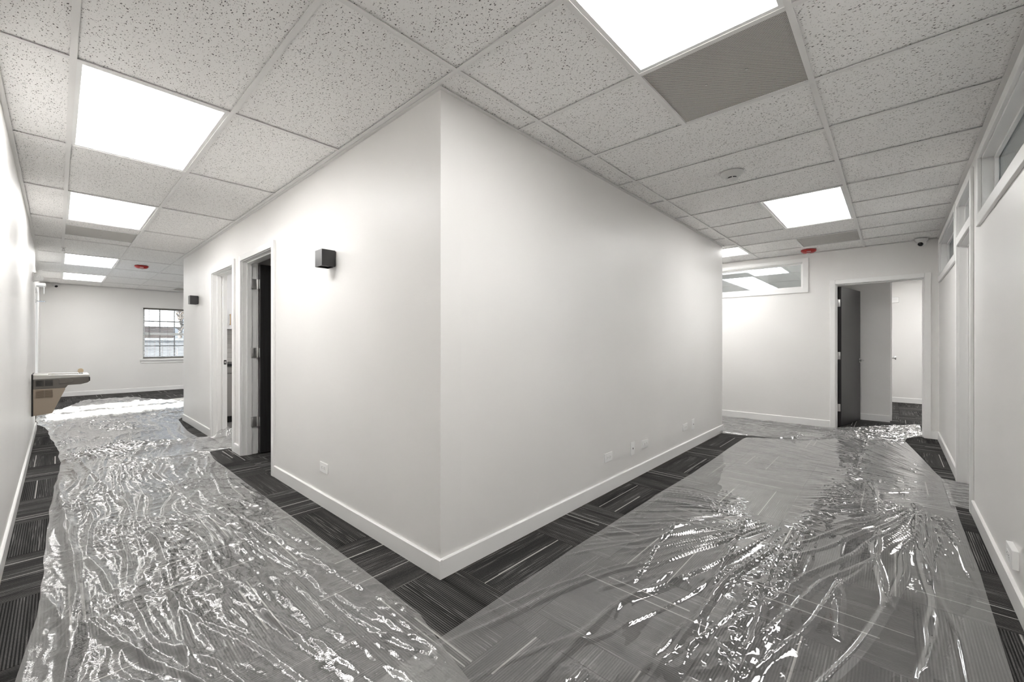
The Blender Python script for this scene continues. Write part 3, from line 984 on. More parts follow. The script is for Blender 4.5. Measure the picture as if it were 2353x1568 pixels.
MB().box(0.93, 1.47, 4.13, 5.27, HC - 0.034, HC - 0.031).build('diffuser', M_PANEL, kl)


# ------------------------------------------------------------------ small things on walls and ceiling
def sconce(y0, label):
    E = empty('wall_light', (0, y0 + 0.055, 1.707), label, 'wall light', 'cube wall lights on the block')
    m = MB()
    x0, x1, ya, yb, za, zb, t_ = -0.097, -0.006, y0, y0 + 0.11, 1.708, 1.821, 0.004
    m.box(x0, x0 + t_, ya, yb, za, zb, 0.0008)
    m.box(x1 - t_, x1, ya, yb, za, zb)
    m.box(x0 + t_, x1 - t_, ya, ya + t_, za, zb)
    m.box(x0 + t_, x1 - t_, yb - t_, yb, za, zb)
    m.build('housing', M_SCONCE, E)
    MB().box(x0 + t_, x1 - t_, ya + t_, yb - t_, za + 0.012, zb - 0.012).build('lens', M_SCONCE_IN, E)
    MB().box(-0.006, 0, ya + 0.008, yb - 0.008, za + 0.008, zb - 0.008).build('back_plate', M_BLACK, E)
    return E


sconce(1.166, 'black cube wall light nearest the block corner')
sconce(5.305, 'black cube wall light farther away, beyond the kitchen doorway')


def outlet(ax, n, s, a0, a1, z0, z1, label, style, thick=0.006):
    c = (n, (a0 + a1) / 2, z0) if ax == 'x' else ((a0 + a1) / 2, n, z0)
    E = empty('outlet' if style in ('duplex', 'gfci') else 'wall_jack', c, label, 'outlet' if style in ('duplex', 'gfci') else 'wall jack', 'white plates low on the walls')
    m = MB(); nbox(m, ax, n, n + s * thick, a0, a1, z0, z1, 0.002); m.build('face_plate', M_PLATE, E)
    ac, zc = (a0 + a1) / 2, (z0 + z1) / 2
    t0, t1 = n + s * thick, n + s * (thick + 0.002)
    if style == 'duplex' or style == 'gfci':
        m = MB()
        if style == 'gfci': nbox(m, ax, t0, t1, ac - 0.034, ac + 0.034, zc - 0.017, zc + 0.017, 0.001)
        else:
            for d in (-0.02, 0.02): nbox(m, ax, t0, t1, ac + d - 0.016, ac + d + 0.016, zc - 0.015, zc + 0.015, 0.001)
        sock = m.build('socket', M_PLATE, E)
        m = MB()
        for d in (-0.02, 0.02):
            for z in (-0.007, 0.005):
                nbox(m, ax, t1 - s * 0.0003, t1 + s * 0.0003, ac + d - 0.004, ac + d + 0.004, zc + z - 0.001, zc + z + 0.001)
            nbox(m, ax, t1 - s * 0.0003, t1 + s * 0.0003, ac + d + 0.007, ac + d + 0.011, zc - 0.003, zc + 0.001)
        m.build('slot', M_SLOT, sock, kind='stuff')
    else:
        m = MB(); nbox(m, ax, t0, t1, ac - 0.011, ac + 0.011, zc - 0.011, zc + 0.011, 0.001); jk = m.build('jack', M_PLATE, E)
        m = MB(); nbox(m, ax, t1 - s * 0.0005, t1 + s * 0.0004, ac - 0.006, ac + 0.006, zc - 0.007, zc + 0.007); m.build('port', M_SLOT, jk)
    return E


outlet('y', 0, -1, 1.603, 1.727, 0.236, 0.306, 'white landscape outlet nearest the corner on the right block face', 'duplex')
outlet('y', 0, -1, 2.046, 2.118, 0.205, 0.321, 'white upright jack plate with a dark port, between two outlets', 'jack')
outlet('y', 0, -1, 2.262, 2.386, 0.226, 0.297, 'white landscape outlet just right of the first jack plate', 'gfci', 0.010)
outlet('y', 0, -1, 3.255, 3.385, 0.226, 0.299, 'white landscape outlet at the far end of the right block face', 'duplex')
outlet('y', 0, -1, 3.53, 3.605, 0.20, 0.318, 'white upright jack plate farthest along the right block face', 'jack')
outlet('x', 0, -1, 1.287, 1.417, 0.246, 0.317, 'white landscape outlet low on the left block face under the wall light', 'gfci')
outlet('y', WR, 1, 1.555, 1.690, 0.178, 0.262, 'white outlet box low on the near right wall', 'gfci', 0.022)
outlet('y', YF, -1, -0.98, -0.82, 0.255, 0.34, 'small white outlet low on the far left wall past the fountain', 'duplex')

# smoke detector
E = empty('smoke_detector', (2.125, -0.785, HC), 'white round smoke detector on the right corridor ceiling', 'detector')
c = (2.125, -0.785, HC)
MB().lathe([(0, 0.004), (0.078, 0.004), (0.079, -0.004), (0.070, -0.012), (0.050, -0.028), (0.042, -0.034), (0, -0.034)], c, 40).build('base', M_PLATE_SHADED, E, smooth=True)
MB().lathe([(0, -0.034), (0.034, -0.034), (0.034, -0.043), (0, -0.043)], c, 32).build('vent_slot', M_SLOT, E)
for k in range(6):
    a = k * math.pi / 3 + 0.3
    MB().box(c[0] + 0.0345 * math.cos(a) - 0.003, c[0] + 0.0345 * math.cos(a) + 0.003, c[1] + 0.0345 * math.sin(a) - 0.003, c[1] + 0.0345 * math.sin(a) + 0.003, HC - 0.043, HC - 0.034).build('vent_rib', M_PLATE_SHADED, E)
MB().lathe([(0, -0.043), (0.036, -0.043), (0.040, -0.046), (0.038, -0.052), (0.024, -0.057), (0, -0.058)], c, 32).build('cap', M_PLATE_SHADED, E, smooth=True)


def text_mesh(s, size, M, mat, name, parent):
    cu = bpy.data.curves.new('t', 'FONT')
    cu.body = s; cu.size = size; cu.align_x = 'CENTER'; cu.align_y = 'CENTER'; cu.extrude = 0.0006
    to = bpy.data.objects.new('t', cu); COL.objects.link(to)
    dg = bpy.context.evaluated_depsgraph_get(); dg.update()
    me = bpy.data.meshes.new_from_object(to.evaluated_get(dg))
    bpy.data.objects.remove(to, do_unlink=True); bpy.data.curves.remove(cu)
    me.transform(M)
    me.name = name; me.materials.clear(); me.materials.append(mat)
    o = bpy.data.objects.new(name, me); COL.objects.link(o); o.parent = parent
    return o


def strobe(x, y, ang, label):
    E = empty('fire_strobe', (x, y, HC), label, 'fire alarm', 'red ceiling fire strobes')
    m = MB()
    m.lathe([(0, 0.002), (0.088, 0.002), (0.090, -0.008), (0.082, -0.024), (0.060, -0.038), (0.036, -0.042), (0, -0.042)], (x, y, HC), 40)
    m.build('body', M_RED, E, smooth=True)
    MB().lathe([(0, -0.040), (0.026, -0.040), (0.022, -0.052), (0.012, -0.058), (0, -0.058)], (x, y, HC), 24).build('lens', M_PLATE_SHADED, E, smooth=True)
    # lettering on the sloping rim, readable from the corridor
    d = Vector((math.cos(ang), math.sin(ang), 0))
    side = Vector((-d.y, d.x, 0))
    up = (Vector((0, 0, 1)) * 0.55 + d * 0.83).normalized()
    nrm = side.cross(up)
    cpos = d * 0.0735 + Vector((0, 0, -0.0325))
    M = Matrix.Translation(cpos) @ Matrix((side, up, nrm)).transposed().to_4x4()
    text_mesh('FIRE', 0.026, M, M_PLATE, 'lettering', E)
    return E


strobe(5.70, -0.815, math.radians(188), 'red FIRE strobe on the ceiling above the far right high window')
strobe(-0.355, 7.56, math.radians(-95), 'red FIRE strobe on the left ceiling before the open room')


def dome_camera(c, look, label):
    E = empty('security_camera', c, label, 'camera', 'white dome cameras')
    cv = Vector(c)
    MB().lathe([(0, 0), (0.062, 0), (0.062, -0.008), (0.056, -0.030), (0.045, -0.040), (0, -0.040)], c, 32).build('base', M_PLATE_SHADED, E, smooth=True)
    ball = cv + Vector((0, 0, -0.050))
    q = Vector((0, 0, 1)).rotation_difference(Vector(look).normalized()).to_matrix()
    pr = [(0.0001, -0.044)] + [(0.044 * math.cos(a), 0.044 * math.sin(a)) for a in np.linspace(-1.3, 0.72, 12)]
    pr += [(0.030, 0.030), (0.0, 0.030)]
    MB().lathe(pr, ball, 28, q).build('ball', M_PLATE_SHADED, E, smooth=True)
    MB().lathe([(0, 0.026), (0.027, 0.026), (0.025, 0.033), (0.012, 0.038), (0, 0.039)], ball, 24, q).build('lens', M_LENS, E, smooth=True)
    return E


dome_camera((5.86, -1.93, HC - 0.002), (-0.75, 0.25, -0.55), 'white dome camera in the ceiling corner above the far right doorway')
dome_camera((-1.33, 11.60, HC - 0.002), (0.35, -0.8, -0.5), 'small white dome camera in the far left ceiling corner')

# sprinkler head under the grid
E = empty('sprinkler_head', (-1.247, 6.53, HC), 'tiny metal sprinkler head under the left ceiling grid', 'sprinkler')
MB().lathe([(0, 0), (0.022, 0), (0.020, -0.004), (0.008, -0.006), (0.008, -0.022), (0, -0.022)], (-1.247, 6.53, HC), 16).build('escutcheon', M_HINGE, E, smooth=True)
MB().box(-1.259, -1.256, 6.528, 6.532, HC - 0.045, HC - 0.018).box(-1.238, -1.235, 6.528, 6.532, HC - 0.045, HC - 0.018).lathe([(0, -0.045), (0.018, -0.045), (0.018, -0.048), (0, -0.048)], (-1.247, 6.53, HC), 16).build('deflector', M_HINGE, E)

# horn box on the left wall
E = empty('alarm_horn', (WL, 6.16, 1.937), 'white square alarm horn high on the left wall above the fountain', 'alarm')
MB().box(WL, WL + 0.010, 6.05, 6.19, 1.937, 2.045, 0.003).build('back_plate', M_PLATE, E)
MB().prism([(WL + 0.010, 1.940), (WL + 0.075, 1.955), (WL + 0.088, 1.985), (WL + 0.084, 2.005), (WL + 0.055, 2.036), (WL + 0.010, 2.042)], 'y', 6.053, 6.187, 0.004).build('housing', M_PLATE, E, smooth=True)
MB().lathe([(0, 0), (0.024, 0), (0.026, 0.004), (0.018, 0.006), (0.017, 0.003), (0.008, 0.003), (0.007, 0.008), (0, 0.009)], (WL + 0.05, 6.0535, 1.993), 24, Matrix.Rotation(math.radians(90), 3, 'X')).build('sounder', M_PLATE, E, smooth=True)

# door closer and chrome stay on the glazed door
E = empty('door_closer', (WL - 0.045, 8.75, 2.10), 'white door closer with a hanging rod beside the glazed door', 'door closer')
MB().box(WL - 0.045, WL + 0.075, 8.60, 8.86, 2.115, 2.165, 0.012).build('body', M_BEIGE if False else M_PLATE, E)
MB().tube((WL + 0.055, 8.64, 1.985), (WL + 0.055, 8.64, 2.12), 0.005, seg=8).build('rod', M_PLATE, E)
E = empty('door_stay', (WL - 0.045, 8.82, 1.86), 'small chrome stay on the wall beside the glazed door', 'door hardware')
MB().box(WL - 0.045, WL - 0.035, 8.76, 8.88, 1.85, 1.90, 0.002).build('plate', M_HINGE, E)
MB().tube((WL - 0.04, 8.82, 1.878), (WL + 0.06, 8.78, 1.872), 0.010, seg=12).lathe([(0, 0), (0.014, 0), (0.014, 0.02), (0, 0.02)], (WL + 0.06, 8.78, 1.862), 14).build('arm', M_CHROME, E, smooth=True)

# thermostat in the hall
E = empty('thermostat', (9.95, -1.70, 1.98), 'small white thermostat on the bright hall wall', 'thermostat')
MB().box(9.925, 9.95, -1.755, -1.645, 1.975, 2.085, 0.006).build('housing', M_PLATE, E)
MB().box(9.923, 9.925, -1.73, -1.67, 2.02, 2.065).build('dial_window', M_FRAME, E)

# door casing on the hall's side wall
d6 = empty('door_6', (7.55, -1.64, 0), 'white cased door edge on the side wall of the hall', 'door', kind='structure')
MB().box(7.20, 7.27, -1.66, -1.64, 0, 2.10, 0.003).build('casing', M_TRIM, d6)
MB().box(7.88, 7.95, -1.66, -1.64, 0, 2.10, 0.003).build('casing', M_TRIM, d6)
MB().box(7.27, 7.88, -1.66, -1.64, 2.03, 2.10, 0.003).build('casing', M_TRIM, d6)
lf6 = MB().box(7.27, 7.88, -1.648, -1.64, 0.01, 2.03).build('door_leaf', M_TRIM, d6)
MB().lathe([(0.026, 0), (0.026, 0.008), (0.010, 0.012), (0.010, 0.035), (0.024, 0.045), (0.022, 0.06), (0, 0.064)], (7.34, -1.648, 0.95), 20, Matrix.Rotation(math.radians(90), 3, 'X')).build('knob', M_CHROME, lf6, smooth=True)

# ------------------------------------------------------------------ drinking fountain
fy0, fy1 = 5.68, 6.12
fx = WL
E = empty('drinking_fountain', (fx, (fy0 + fy1) / 2, 0.327), 'tan and grey wall mounted drinking fountain with a steel basin', 'fountain')
MB().box(fx, fx + 0.012, fy0 - 0.004, fy1 + 0.004, 0.327, 0.812, 0.001).build('back_plate', M_BLACK, E)
low = MB().prism([(fx + 0.012, 0.330), (fx + 0.163, 0.346), (fx + 0.268, 0.622), (fx + 0.268, 0.640), (fx + 0.012, 0.640)], 'y', fy0, fy1, 0.004).build('cabinet', M_FTAN, E)
band = MB().prism([(fx + 0.012, 0.640), (fx + 0.272, 0.640), (fx + 0.290, 0.672), (fx + 0.40, 0.675), (fx + 0.455, 0.690), (fx + 0.470, 0.700), (fx + 0.470, 0.762), (fx + 0.012, 0.752)], 'y', fy0 - 0.003, fy1 + 0.003, 0.005).build('apron_band', M_FBAND, E)
# steel basin with a hollow
m = MB()
bz0, bz1 = 0.760, 0.802
m.prism([(fx + 0.012, 0.752), (fx + 0.472, 0.763), (fx + 0.476, 0.778), (fx + 0.470, 0.792), (fx + 0.012, 0.808)], 'y', fy0 - 0.002, fy0 + 0.05, 0.003)
m.prism([(fx + 0.012, 0.752), (fx + 0.472, 0.763), (fx + 0.476, 0.778), (fx + 0.470, 0.792), (fx + 0.012, 0.808)], 'y', fy1 - 0.05, fy1 + 0.002, 0.003)
m.prism([(fx + 0.012, 0.752), (fx + 0.13, 0.755), (fx + 0.13, 0.803), (fx + 0.012, 0.808)], 'y', fy0 + 0.05, fy1 - 0.05)
m.prism([(fx + 0.375, 0.757), (fx + 0.472, 0.763), (fx + 0.476, 0.778), (fx + 0.470, 0.792), (fx + 0.375, 0.796)], 'y', fy0 + 0.05, fy1 - 0.05)
m.box(fx + 0.13, fx + 0.375, fy0 + 0.05, fy1 - 0.05, 0.752, 0.760)
basin = m.build('basin', M_STEEL, E)
MB().lathe([(0, 0), (0.02, 0), (0.02, 0.003), (0, 0.003)], (fx + 0.25, (fy0 + fy1) / 2, 0.760), 20).build('drain', M_FBAND, basin)
for x0_, za, zb, par, mt in ((fx + 0.035, 0.672, 0.742, band, M_BLACK), (fx + 0.105, 0.672, 0.742, band, M_BLACK), (fx + 0.035, 0.535, 0.628, low, M_FTAN_D), (fx + 0.105, 0.535, 0.628, low, M_FTAN_D)):
    n = 9
    m = MB()
    for k in range(n):
        z = za + (zb - za) * (k + 0.5) / n
        m.box(x0_, x0_ + 0.062, fy0 - 0.0055, fy0 + 0.001, z - 0.0022, z + 0.0022)
    m.build('louvre', mt, par, kind='stuff')
MB().prism([(fx + 0.215, 0.692), (fx + 0.30, 0.694), (fx + 0.322, 0.700), (fx + 0.334, 0.716), (fx + 0.330, 0.734), (fx + 0.30, 0.746), (fx + 0.215, 0.744)], 'y', fy0 - 0.009, fy0 - 0.002, 0.002).build('push_bar', M_FBAND, E)
MB().box(fx + 0.463, fx + 0.480, fy0 + 0.02, fy1 - 0.02, 0.706, 0.757, 0.006).build('front_push_bar', M_BLACK, E)
bub = MB().lathe([(0.022, 0), (0.024, 0.008), (0.018, 0.012), (0.017, 0.022), (0.010, 0.026), (0, 0.027)], (fx + 0.400, 5.76, 0.791), 20).build('bubbler', M_CHROME, E, smooth=True)
m = MB()
prf = [(-0.020, 0.0), (0.020, 0.0), (0.026, 0.018), (0.024, 0.036), (0.012, 0.050), (-0.006, 0.052), (-0.022, 0.042), (-0.026, 0.020)]
m.prism([(fx + 0.400 + p[0], 0.812 + p[1]) for p in prf], 'y', 5.785, 5.797, 0.003)
m.build('mouth_guard', M_BEIGE, bub)

# ------------------------------------------------------------------ kitchen seen through the second doorway
ky = 6.155
E = empty('base_cabinet', (0.85, 5.86, 0), 'grey kitchen base cabinet seen through the second doorway', 'cabinet')
MB().box(0.16, 1.6, 5.555, ky, 0.095, 0.835).build('body', M_GRAYCAB, E)
MB().box(0.16, 1.6, 5.60, ky, 0.0, 0.095).build('toe_kick', M_BLACK, E)
for k in range(3):
    x0_ = 0.17 + k * 0.475
    MB().box(x0_, x0_ + 0.465, 5.535, 5.555, 0.735, 0.825, 0.002).build('drawer', M_GRAYCAB, E)
    MB().box(x0_, x0_ + 0.465, 5.535, 5.555, 0.105, 0.725, 0.002).build('cabinet_door', M_GRAYCAB, E)
MB().box(TH, 1.62, 5.52, ky, 0.835, 0.872, 0.003).build('countertop', M_BLACK, label='black edged kitchen countertop through the second doorway', cat='countertop')
E = empty('upper_cabinet', (0.7, 6.0, 1.39), 'white kitchen upper cabinet with a brass pull through the second doorway', 'cabinet')
MB().box(0.16, 1.36, 5.82, ky, 1.39, 2.30).build('body', M_CAB, E)
for x0_, x1_, hx in ((0.162, 0.555, 0.478), (0.561, 0.955, 0.60), (0.961, 1.358, 1.32)):
    dr = MB().box(x0_, x1_, 5.80, 5.82, 1.392, 2.295, 0.002).build('cabinet_door', M_CAB, E)
    hm = MB()
    hm.box(hx - 0.005, hx + 0.005, 5.765, 5.775, 1.45, 1.62, 0.002).box(hx - 0.005, hx + 0.005, 5.775, 5.80, 1.46, 1.47).box(hx - 0.005, hx + 0.005, 5.775, 5.80, 1.60, 1.61)
    hm.build('pull', M_BRASS, dr, label='brass bar pull')
bs = MB().box(TH, 1.6, ky - 0.004, ky, 0.872, 1.39).build('backsplash', M_GROUT, label='white subway tile backsplash between the kitchen cabinets', cat='backsplash')
_sm = bpy.data.meshes.new('subway_tile')
_b = bmesh.new(); bmesh.ops.create_cube(_b, size=1)
for v in _b.verts: v.co = Vector((v.co.x * 0.147, v.co.y * 0.008, v.co.z * 0.0715))
bmesh.ops.bevel(_b, geom=_b.edges[:], offset=0.0015, segments=1, affect='EDGES')
_b.to_mesh(_sm); _b.free(); _sm.materials.append(M_SUBWAY)
for r in range(7):
    for c_ in range(8):
        xc = 0.22 + c_ * 0.150 + (0.075 if r % 2 else 0)
        o = bpy.data.objects.new('subway_tile', _sm); COL.objects.link(o); o.parent = bs
        o.location = Vector((xc, ky - 0.007, 0.911 + r * 0.0738)) - WLOC[bs]
MB().prism([(0.505, 1.00), (0.530, 1.00), (0.545, 1.10), (0.540, 1.22), (0.520, 1.26), (0.508, 1.18)], 'y', 6.06, 6.10, 0.004).build('dish_towel', M_RUST, label='rust red cloth hanging by the kitchen tiles', cat='towel') if False else None

# ------------------------------------------------------------------ outside the far left window
MB().box(-60, 60, YF + 0.5, 120, -0.45, -0.35).build('ground', M_ASPH, label='grey paved ground outside the window', cat='ground', kind='structure')
E = empty('neighbour_house', (0, 48, -0.35), 'house with a pale frosted roof outside the far left window', 'house')
MB().box(-9, 5.6, 45, 52, -0.35, 2.6).build('wall', M_BRICKH, E)
MB().prism([(44.4, 2.55), (52.6, 2.55), (48.5, 5.0)], 'x', -9.4, 6.0).build('roof', M_ROOF, E)
E = empty('board_fence', (4, 40, -0.35), 'grey board fence outside the far left window', 'fence')
for k in range(28):
    MB().box(-3 + k * 0.45, -3 + k * 0.45 + 0.42, 40, 40.05, -0.35, 1.35).build('board', M_FENCE, E)
MB().box(-3, 9.6, 39.97, 40.08, 1.35, 1.52).build('cap_rail', M_ROOF, E)


def tree(x, y, h, seed, label):
    rnd = random.Random(seed)
    E = empty('bare_tree', (x, y, -0.35), label, 'tree', 'bare trees behind the house')
    MB().tube((x, y, -0.35), (x + rnd.uniform(-.2, .2), y, h * 0.55), 0.22, 0.13, 10).build('trunk', M_BARK, E)
    m = MB()
    for k in range(26):
        z = h * rnd.uniform(0.25, 0.6); a = rnd.uniform(0, 6.28); L = h * rnd.uniform(0.18, 0.4)
        p0 = Vector((x, y, z)); p1 = p0 + Vector((math.cos(a) * L * 0.7, math.sin(a) * L * 0.7, L * rnd.uniform(0.4, 0.9)))
        m.tube(p0, p1, 0.07, 0.025, 6)
        for _ in range(3):
            p2 = p1 + Vector((rnd.uniform(-1, 1), rnd.uniform(-1, 1), rnd.uniform(0.2, 1))) * L * 0.4
            m.tube(p0.lerp(p1, rnd.uniform(0.5, 1)), p2, 0.03, 0.01, 5)
    m.build('branches', M_BARK, E)


tree(4.2, 56, 8.0, 1, 'bare brown tree behind the frosted roof, nearest the window edge')
tree(7.4, 54, 7.5, 2, 'bare brown tree right of the frosted roof outside')
tree(6.0, 60, 9.0, 3, 'tallest bare tree behind the frosted roof outside')


# ------------------------------------------------------------------ plastic floor sheets
def _hash(ix, iy, seed):
    h = (ix.astype(np.int64) * 374761393 + iy.astype(np.int64) * 668265263 + seed * 974711) & 0xFFFFFFFF
    h = ((h ^ (h >> 13)) * 1274126177) & 0xFFFFFFFF
    return (h ^ (h >> 16)) & 0xFFFFFFFF


def pn(x, y, seed=0):
    """gradient noise, about -1..1"""
    ix, iy = np.floor(x), np.floor(y)
    fx_, fy_ = x - ix, y - iy
    u = fx_ ** 3 * (fx_ * (fx_ * 6 - 15) + 10); v = fy_ ** 3 * (fy_ * (fy_ * 6 - 15) + 10)
    def g(i, j):
        a = _hash(ix + i, iy + j, seed) / 4294967296.0 * 2 * np.pi
        return np.cos(a) * (fx_ - i) + np.sin(a) * (fy_ - j)
    n00, n10, n01, n11 = g(0, 0), g(1, 0), g(0, 1), g(1, 1)
    return ((n00 * (1 - u) + n10 * u) * (1 - v) + (n01 * (1 - u) + n11 * u) * v) * 1.5


def ridge(n, w, p=1.4):
    return np.clip(1 - np.abs(n) / w, 0, 1) ** p


def sstep(a, b, x):
    t = np.clip((x - a) / (b - a), 0, 1)
    return t * t * (3 - 2 * t)


def crease(x, y, pts, h, wd, seed=3):
    """ridge along a polyline"""
    out = np.zeros_like(x)
    wob = 0.02 * pn(x * 3, y * 3, seed)
    for (ax_, ay_), (bx_, by_) in zip(pts, pts[1:]):
        dx, dy = bx_ - ax_, by_ - ay_
        L2 = dx * dx + dy * dy
        t = np.clip(((x - ax_) * dx + (y - ay_) * dy) / L2, 0, 1)
        d = np.hypot(x - ax_ - t * dx, y - ay_ - t * dy) + wob * 0
        out = np.maximum(out, np.clip(1 - np.abs(d + wob) / wd, 0, 1) ** 1.5)
    return h * out


def grid_sheet(name, X, Y, Z, label, mat, group='clear plastic sheets on the floor'):
    n, mm = X.shape
    co = np.stack([X, Y, Z], -1).reshape(-1, 3)
    idx = np.arange(n * mm).reshape(n, mm)
    f = np.stack([idx[:-1, :-1], idx[1:, :-1], idx[1:, 1:], idx[:-1, 1:]], -1).reshape(-1, 4)
    # consistent upward normals
    a, b, c_ = co[f[0, 0]], co[f[0, 1]], co[f[0, 2]]
    if np.cross(b - a, c_ - b)[2] < 0: f = f[:, ::-1]
    org = np.array([co[:, 0].mean(), co[:, 1].mean(), 0.0])
    co = co - org
    me = bpy.data.meshes.new(name)
    me.vertices.add(len(co)); me.vertices.foreach_set('co', co.astype(np.float32).ravel())
    me.loops.add(f.size); me.loops.foreach_set('vertex_index', np.ascontiguousarray(f).astype(np.int32).ravel())
    me.polygons.add(len(f)); me.polygons.foreach_set('loop_start', np.arange(0, f.size, 4, dtype=np.int32))
    me.polygons.foreach_set('use_smooth', np.ones(len(f), dtype=bool))
    me.update(calc_edges=True); me.validate()
    me.materials.append(mat)
    o = bpy.data.objects.new(name, me); COL.objects.link(o); o.location = org
    return tag(o, label, 'plastic sheet', group)


# left corridor sheet: rows along y, columns across
ys = np.concatenate([np.arange(-1.25, 3.0, 0.0085), np.arange(3.0, 6.4, 0.011), np.arange(6.4, 10.41, 0.02)])
KL = np.array([(-1.25, -1.40), (0.0, -1.43), (0.58, -1.403), (1.04, -1.363), (1.55, -1.352), (2.43, -1.346), (3.42, -1.317), (4.08, -1.286), (5.01, -1.293), (6.0, -1.36), (6.97, -1.41), (7.4, -1.50), (8.18, -1.53), (8.7, -1.53), (9.0, -1.27), (10.42, -0.95)])
KR = np.array([(-1.25, -0.50), (-0.9, -0.42), (-0.59, -0.333), (-0.34, -0.28), (-0.17, -0.244), (0.14, -0.228), (3.40, -0.23), (3.62, -0.21), (3.76, -0.19), (3.80, 0.30), (4.50, 0.34), (4.60, 0.26), (4.66, -0.02), (4.72, -0.12), (5.34, -0.13), (6.38, -0.052), (6.74, 0.08), (7.2, 0.42), (8.8, 0.43), (10.3, -0.21), (10.42, -0.25)])
xl = np.interp(ys, KL[:, 0], KL[:, 1]) + 0.012 * pn(ys * 3.1, ys * 0, 5) * (ys > 1.2)
xr = np.interp(ys, KR[:, 0], KR[:, 1]) + 0.006 * pn(ys * 2.3, ys * 0 + 4, 9)
S = np.linspace(0, 1, 150)
X = xl[:, None] + (xr - xl)[:, None] * S[None, :]
Y = np.repeat(ys[:, None], len(S), 1)
edge = np.minimum(X - xl[:, None], xr[:, None] - X)
wx = X + 0.10 * pn(X * 1.7, Y * 1.2, 21)
wy = Y + 0.10 * pn(X * 1.9 + 7, Y * 1.3, 22)
flow = wx + 0.10 * np.sin(wy * 0.9)
Z = 0.012 * ridge(pn(flow * 7.5, wy * 0.9, 31), 0.22)
Z += 0.008 * ridge(pn(flow * 15, wy * 2.0, 32), 0.26) * sstep(-0.2, 0.35, pn(X * 2.2, Y * 1.1, 33))
cm = sstep(-0.25, 0.35, pn(X * 2.0 + 3, Y * 1.4, 34) + 0.25 - 1.1 * np.abs(X + 0.8)) * sstep(-0.6, 0.3, Y)
bil = lambda u, v, sd: 1 - np.minimum(np.abs(pn(u, v, sd)) * 1.6, 1) ** 0.8
Z += cm * (0.0105 * bil(wx * 12, wy * 7, 35) + 0.0065 * bil(wx * 30, wy * 22, 36))
Z += 0.0030 * ridge(pn(wx * 24 + 2, wy * 9, 37), 0.30)
# folds running to the right edge
Z += 0.007 * ridge(pn((Y + 0.9 * X) * 6, X * 1.3, 38), 0.22) * sstep(-0.75, -0.35, X) * sstep(5.0, 3.0, Y)
Z += crease(X, Y, [(-1.30, 3.4), (-1.27, 2.4), (-1.25, 1.6), (-1.24, 1.0), (-1.30, 0.3)], 0.030, 0.035)
Z += crease(X, Y, [(-1.16, 4.4), (-1.05, 3.2), (-0.95, 2.3), (-0.9, 1.2), (-0.98, 0.2)], 0.016, 0.030)
Z += crease(X, Y, [(-0.75, 3.6), (-0.62, 2.0), (-0.52, 1.0), (-0.42, 0.2), (-0.30, -0.5)], 0.014, 0.022)
Z += crease(X, Y, [(-0.55, 2.4), (-0.42, 1.2), (-0.34, 0.4), (-0.27, -0.2)], 0.010, 0.020)
Z += crease(X, Y, [(-0.9, 1.6), (-0.75, 0.6), (-0.60, -0.1), (-0.5, -0.8)], 0.014, 0.024)
Z += crease(X, Y, [(-1.2, 0.8), (-1.05, 0.3), (-0.9, -0.1)], 0.016, 0.03)
# bunched pile in the kitchen doorway
Z += 0.11 * np.exp(-(((X - 0.17) / 0.16) ** 2 + ((Y - 4.47) / 0.13) ** 2)) * (1 + 0.35 * pn(X * 18, Y * 18, 41))
# rumpled end in the open room
far = sstep(6.2, 7.4, Y)
Z += far * (0.016 * ridge(pn(X * 4 + 5, Y * 2.2, 42), 0.4) + 0.012 * ridge(pn(X * 7, Y * 5, 43), 0.35))
Z = 0.0045 + Z * sstep(0.0, 0.06, edge + 0.012)
grid_sheet('plastic_sheet', X, Y, Z, 'wrinkled clear plastic sheet covering the left corridor carpet', M_FILM_A)

# right corridor sheet: rows along x
xs = np.concatenate([np.arange(-0.75, 3.0, 0.0085), np.arange(3.0, 5.56, 0.012)])
KA = np.array([(-0.75, -0.36), (-0.3, -0.343), (0.13, -0.333), (0.71, -0.324), (1.95, -0.324), (2.6, -0.34), (4.35, -0.315), (4.5, -0.33), (4.8, -0.78), (5.0, -1.0), (5.56, -1.2)])
KB = np.array([(-0.75, -1.99), (0.95, -1.99), (1.35, -1.997), (1.84, -2.006), (2.55, -2.005), (3.38, -2.012), (3.73, -2.010), (4.22, -1.945), (4.85, -1.870), (5.56, -1.78)])
ya = np.interp(xs, KA[:, 0], KA[:, 1]) + 0.003 * pn(xs * 2.0, xs * 0, 51)
yb = np.interp(xs, KB[:, 0], KB[:, 1]) + 0.004 * pn(xs * 2.3, xs * 0 + 4, 52)
S = np.linspace(0, 1, 205)
Y = ya[:, None] + (yb - ya)[:, None] * S[None, :]
X = np.repeat(xs[:, None], len(S), 1)
edge = np.minimum(ya[:, None] - Y, Y - yb[:, None])
wx = X + 0.03 * pn(X * 2.1, Y * 2.4, 61)
wy = Y + 0.03 * pn(X * 2.0 + 7, Y * 2.2, 62)


def radial(cx, cy, k, seed, w, r0, r1, rf=0.7):
    dx, dy = wx - cx, wy - cy
    r = np.hypot(dx, dy); a = np.arctan2(dy, -dx)
    n = pn(a * k, r * rf + 3, seed)
    return ridge(n, w, 1.2) * sstep(r0, r0 + 0.15, r) * sstep(r1, r1 * 0.55, r)


def billow(u, v, seed):
    return 1 - np.minimum(np.abs(pn(u, v, seed)) * 1.6, 1) ** 0.8


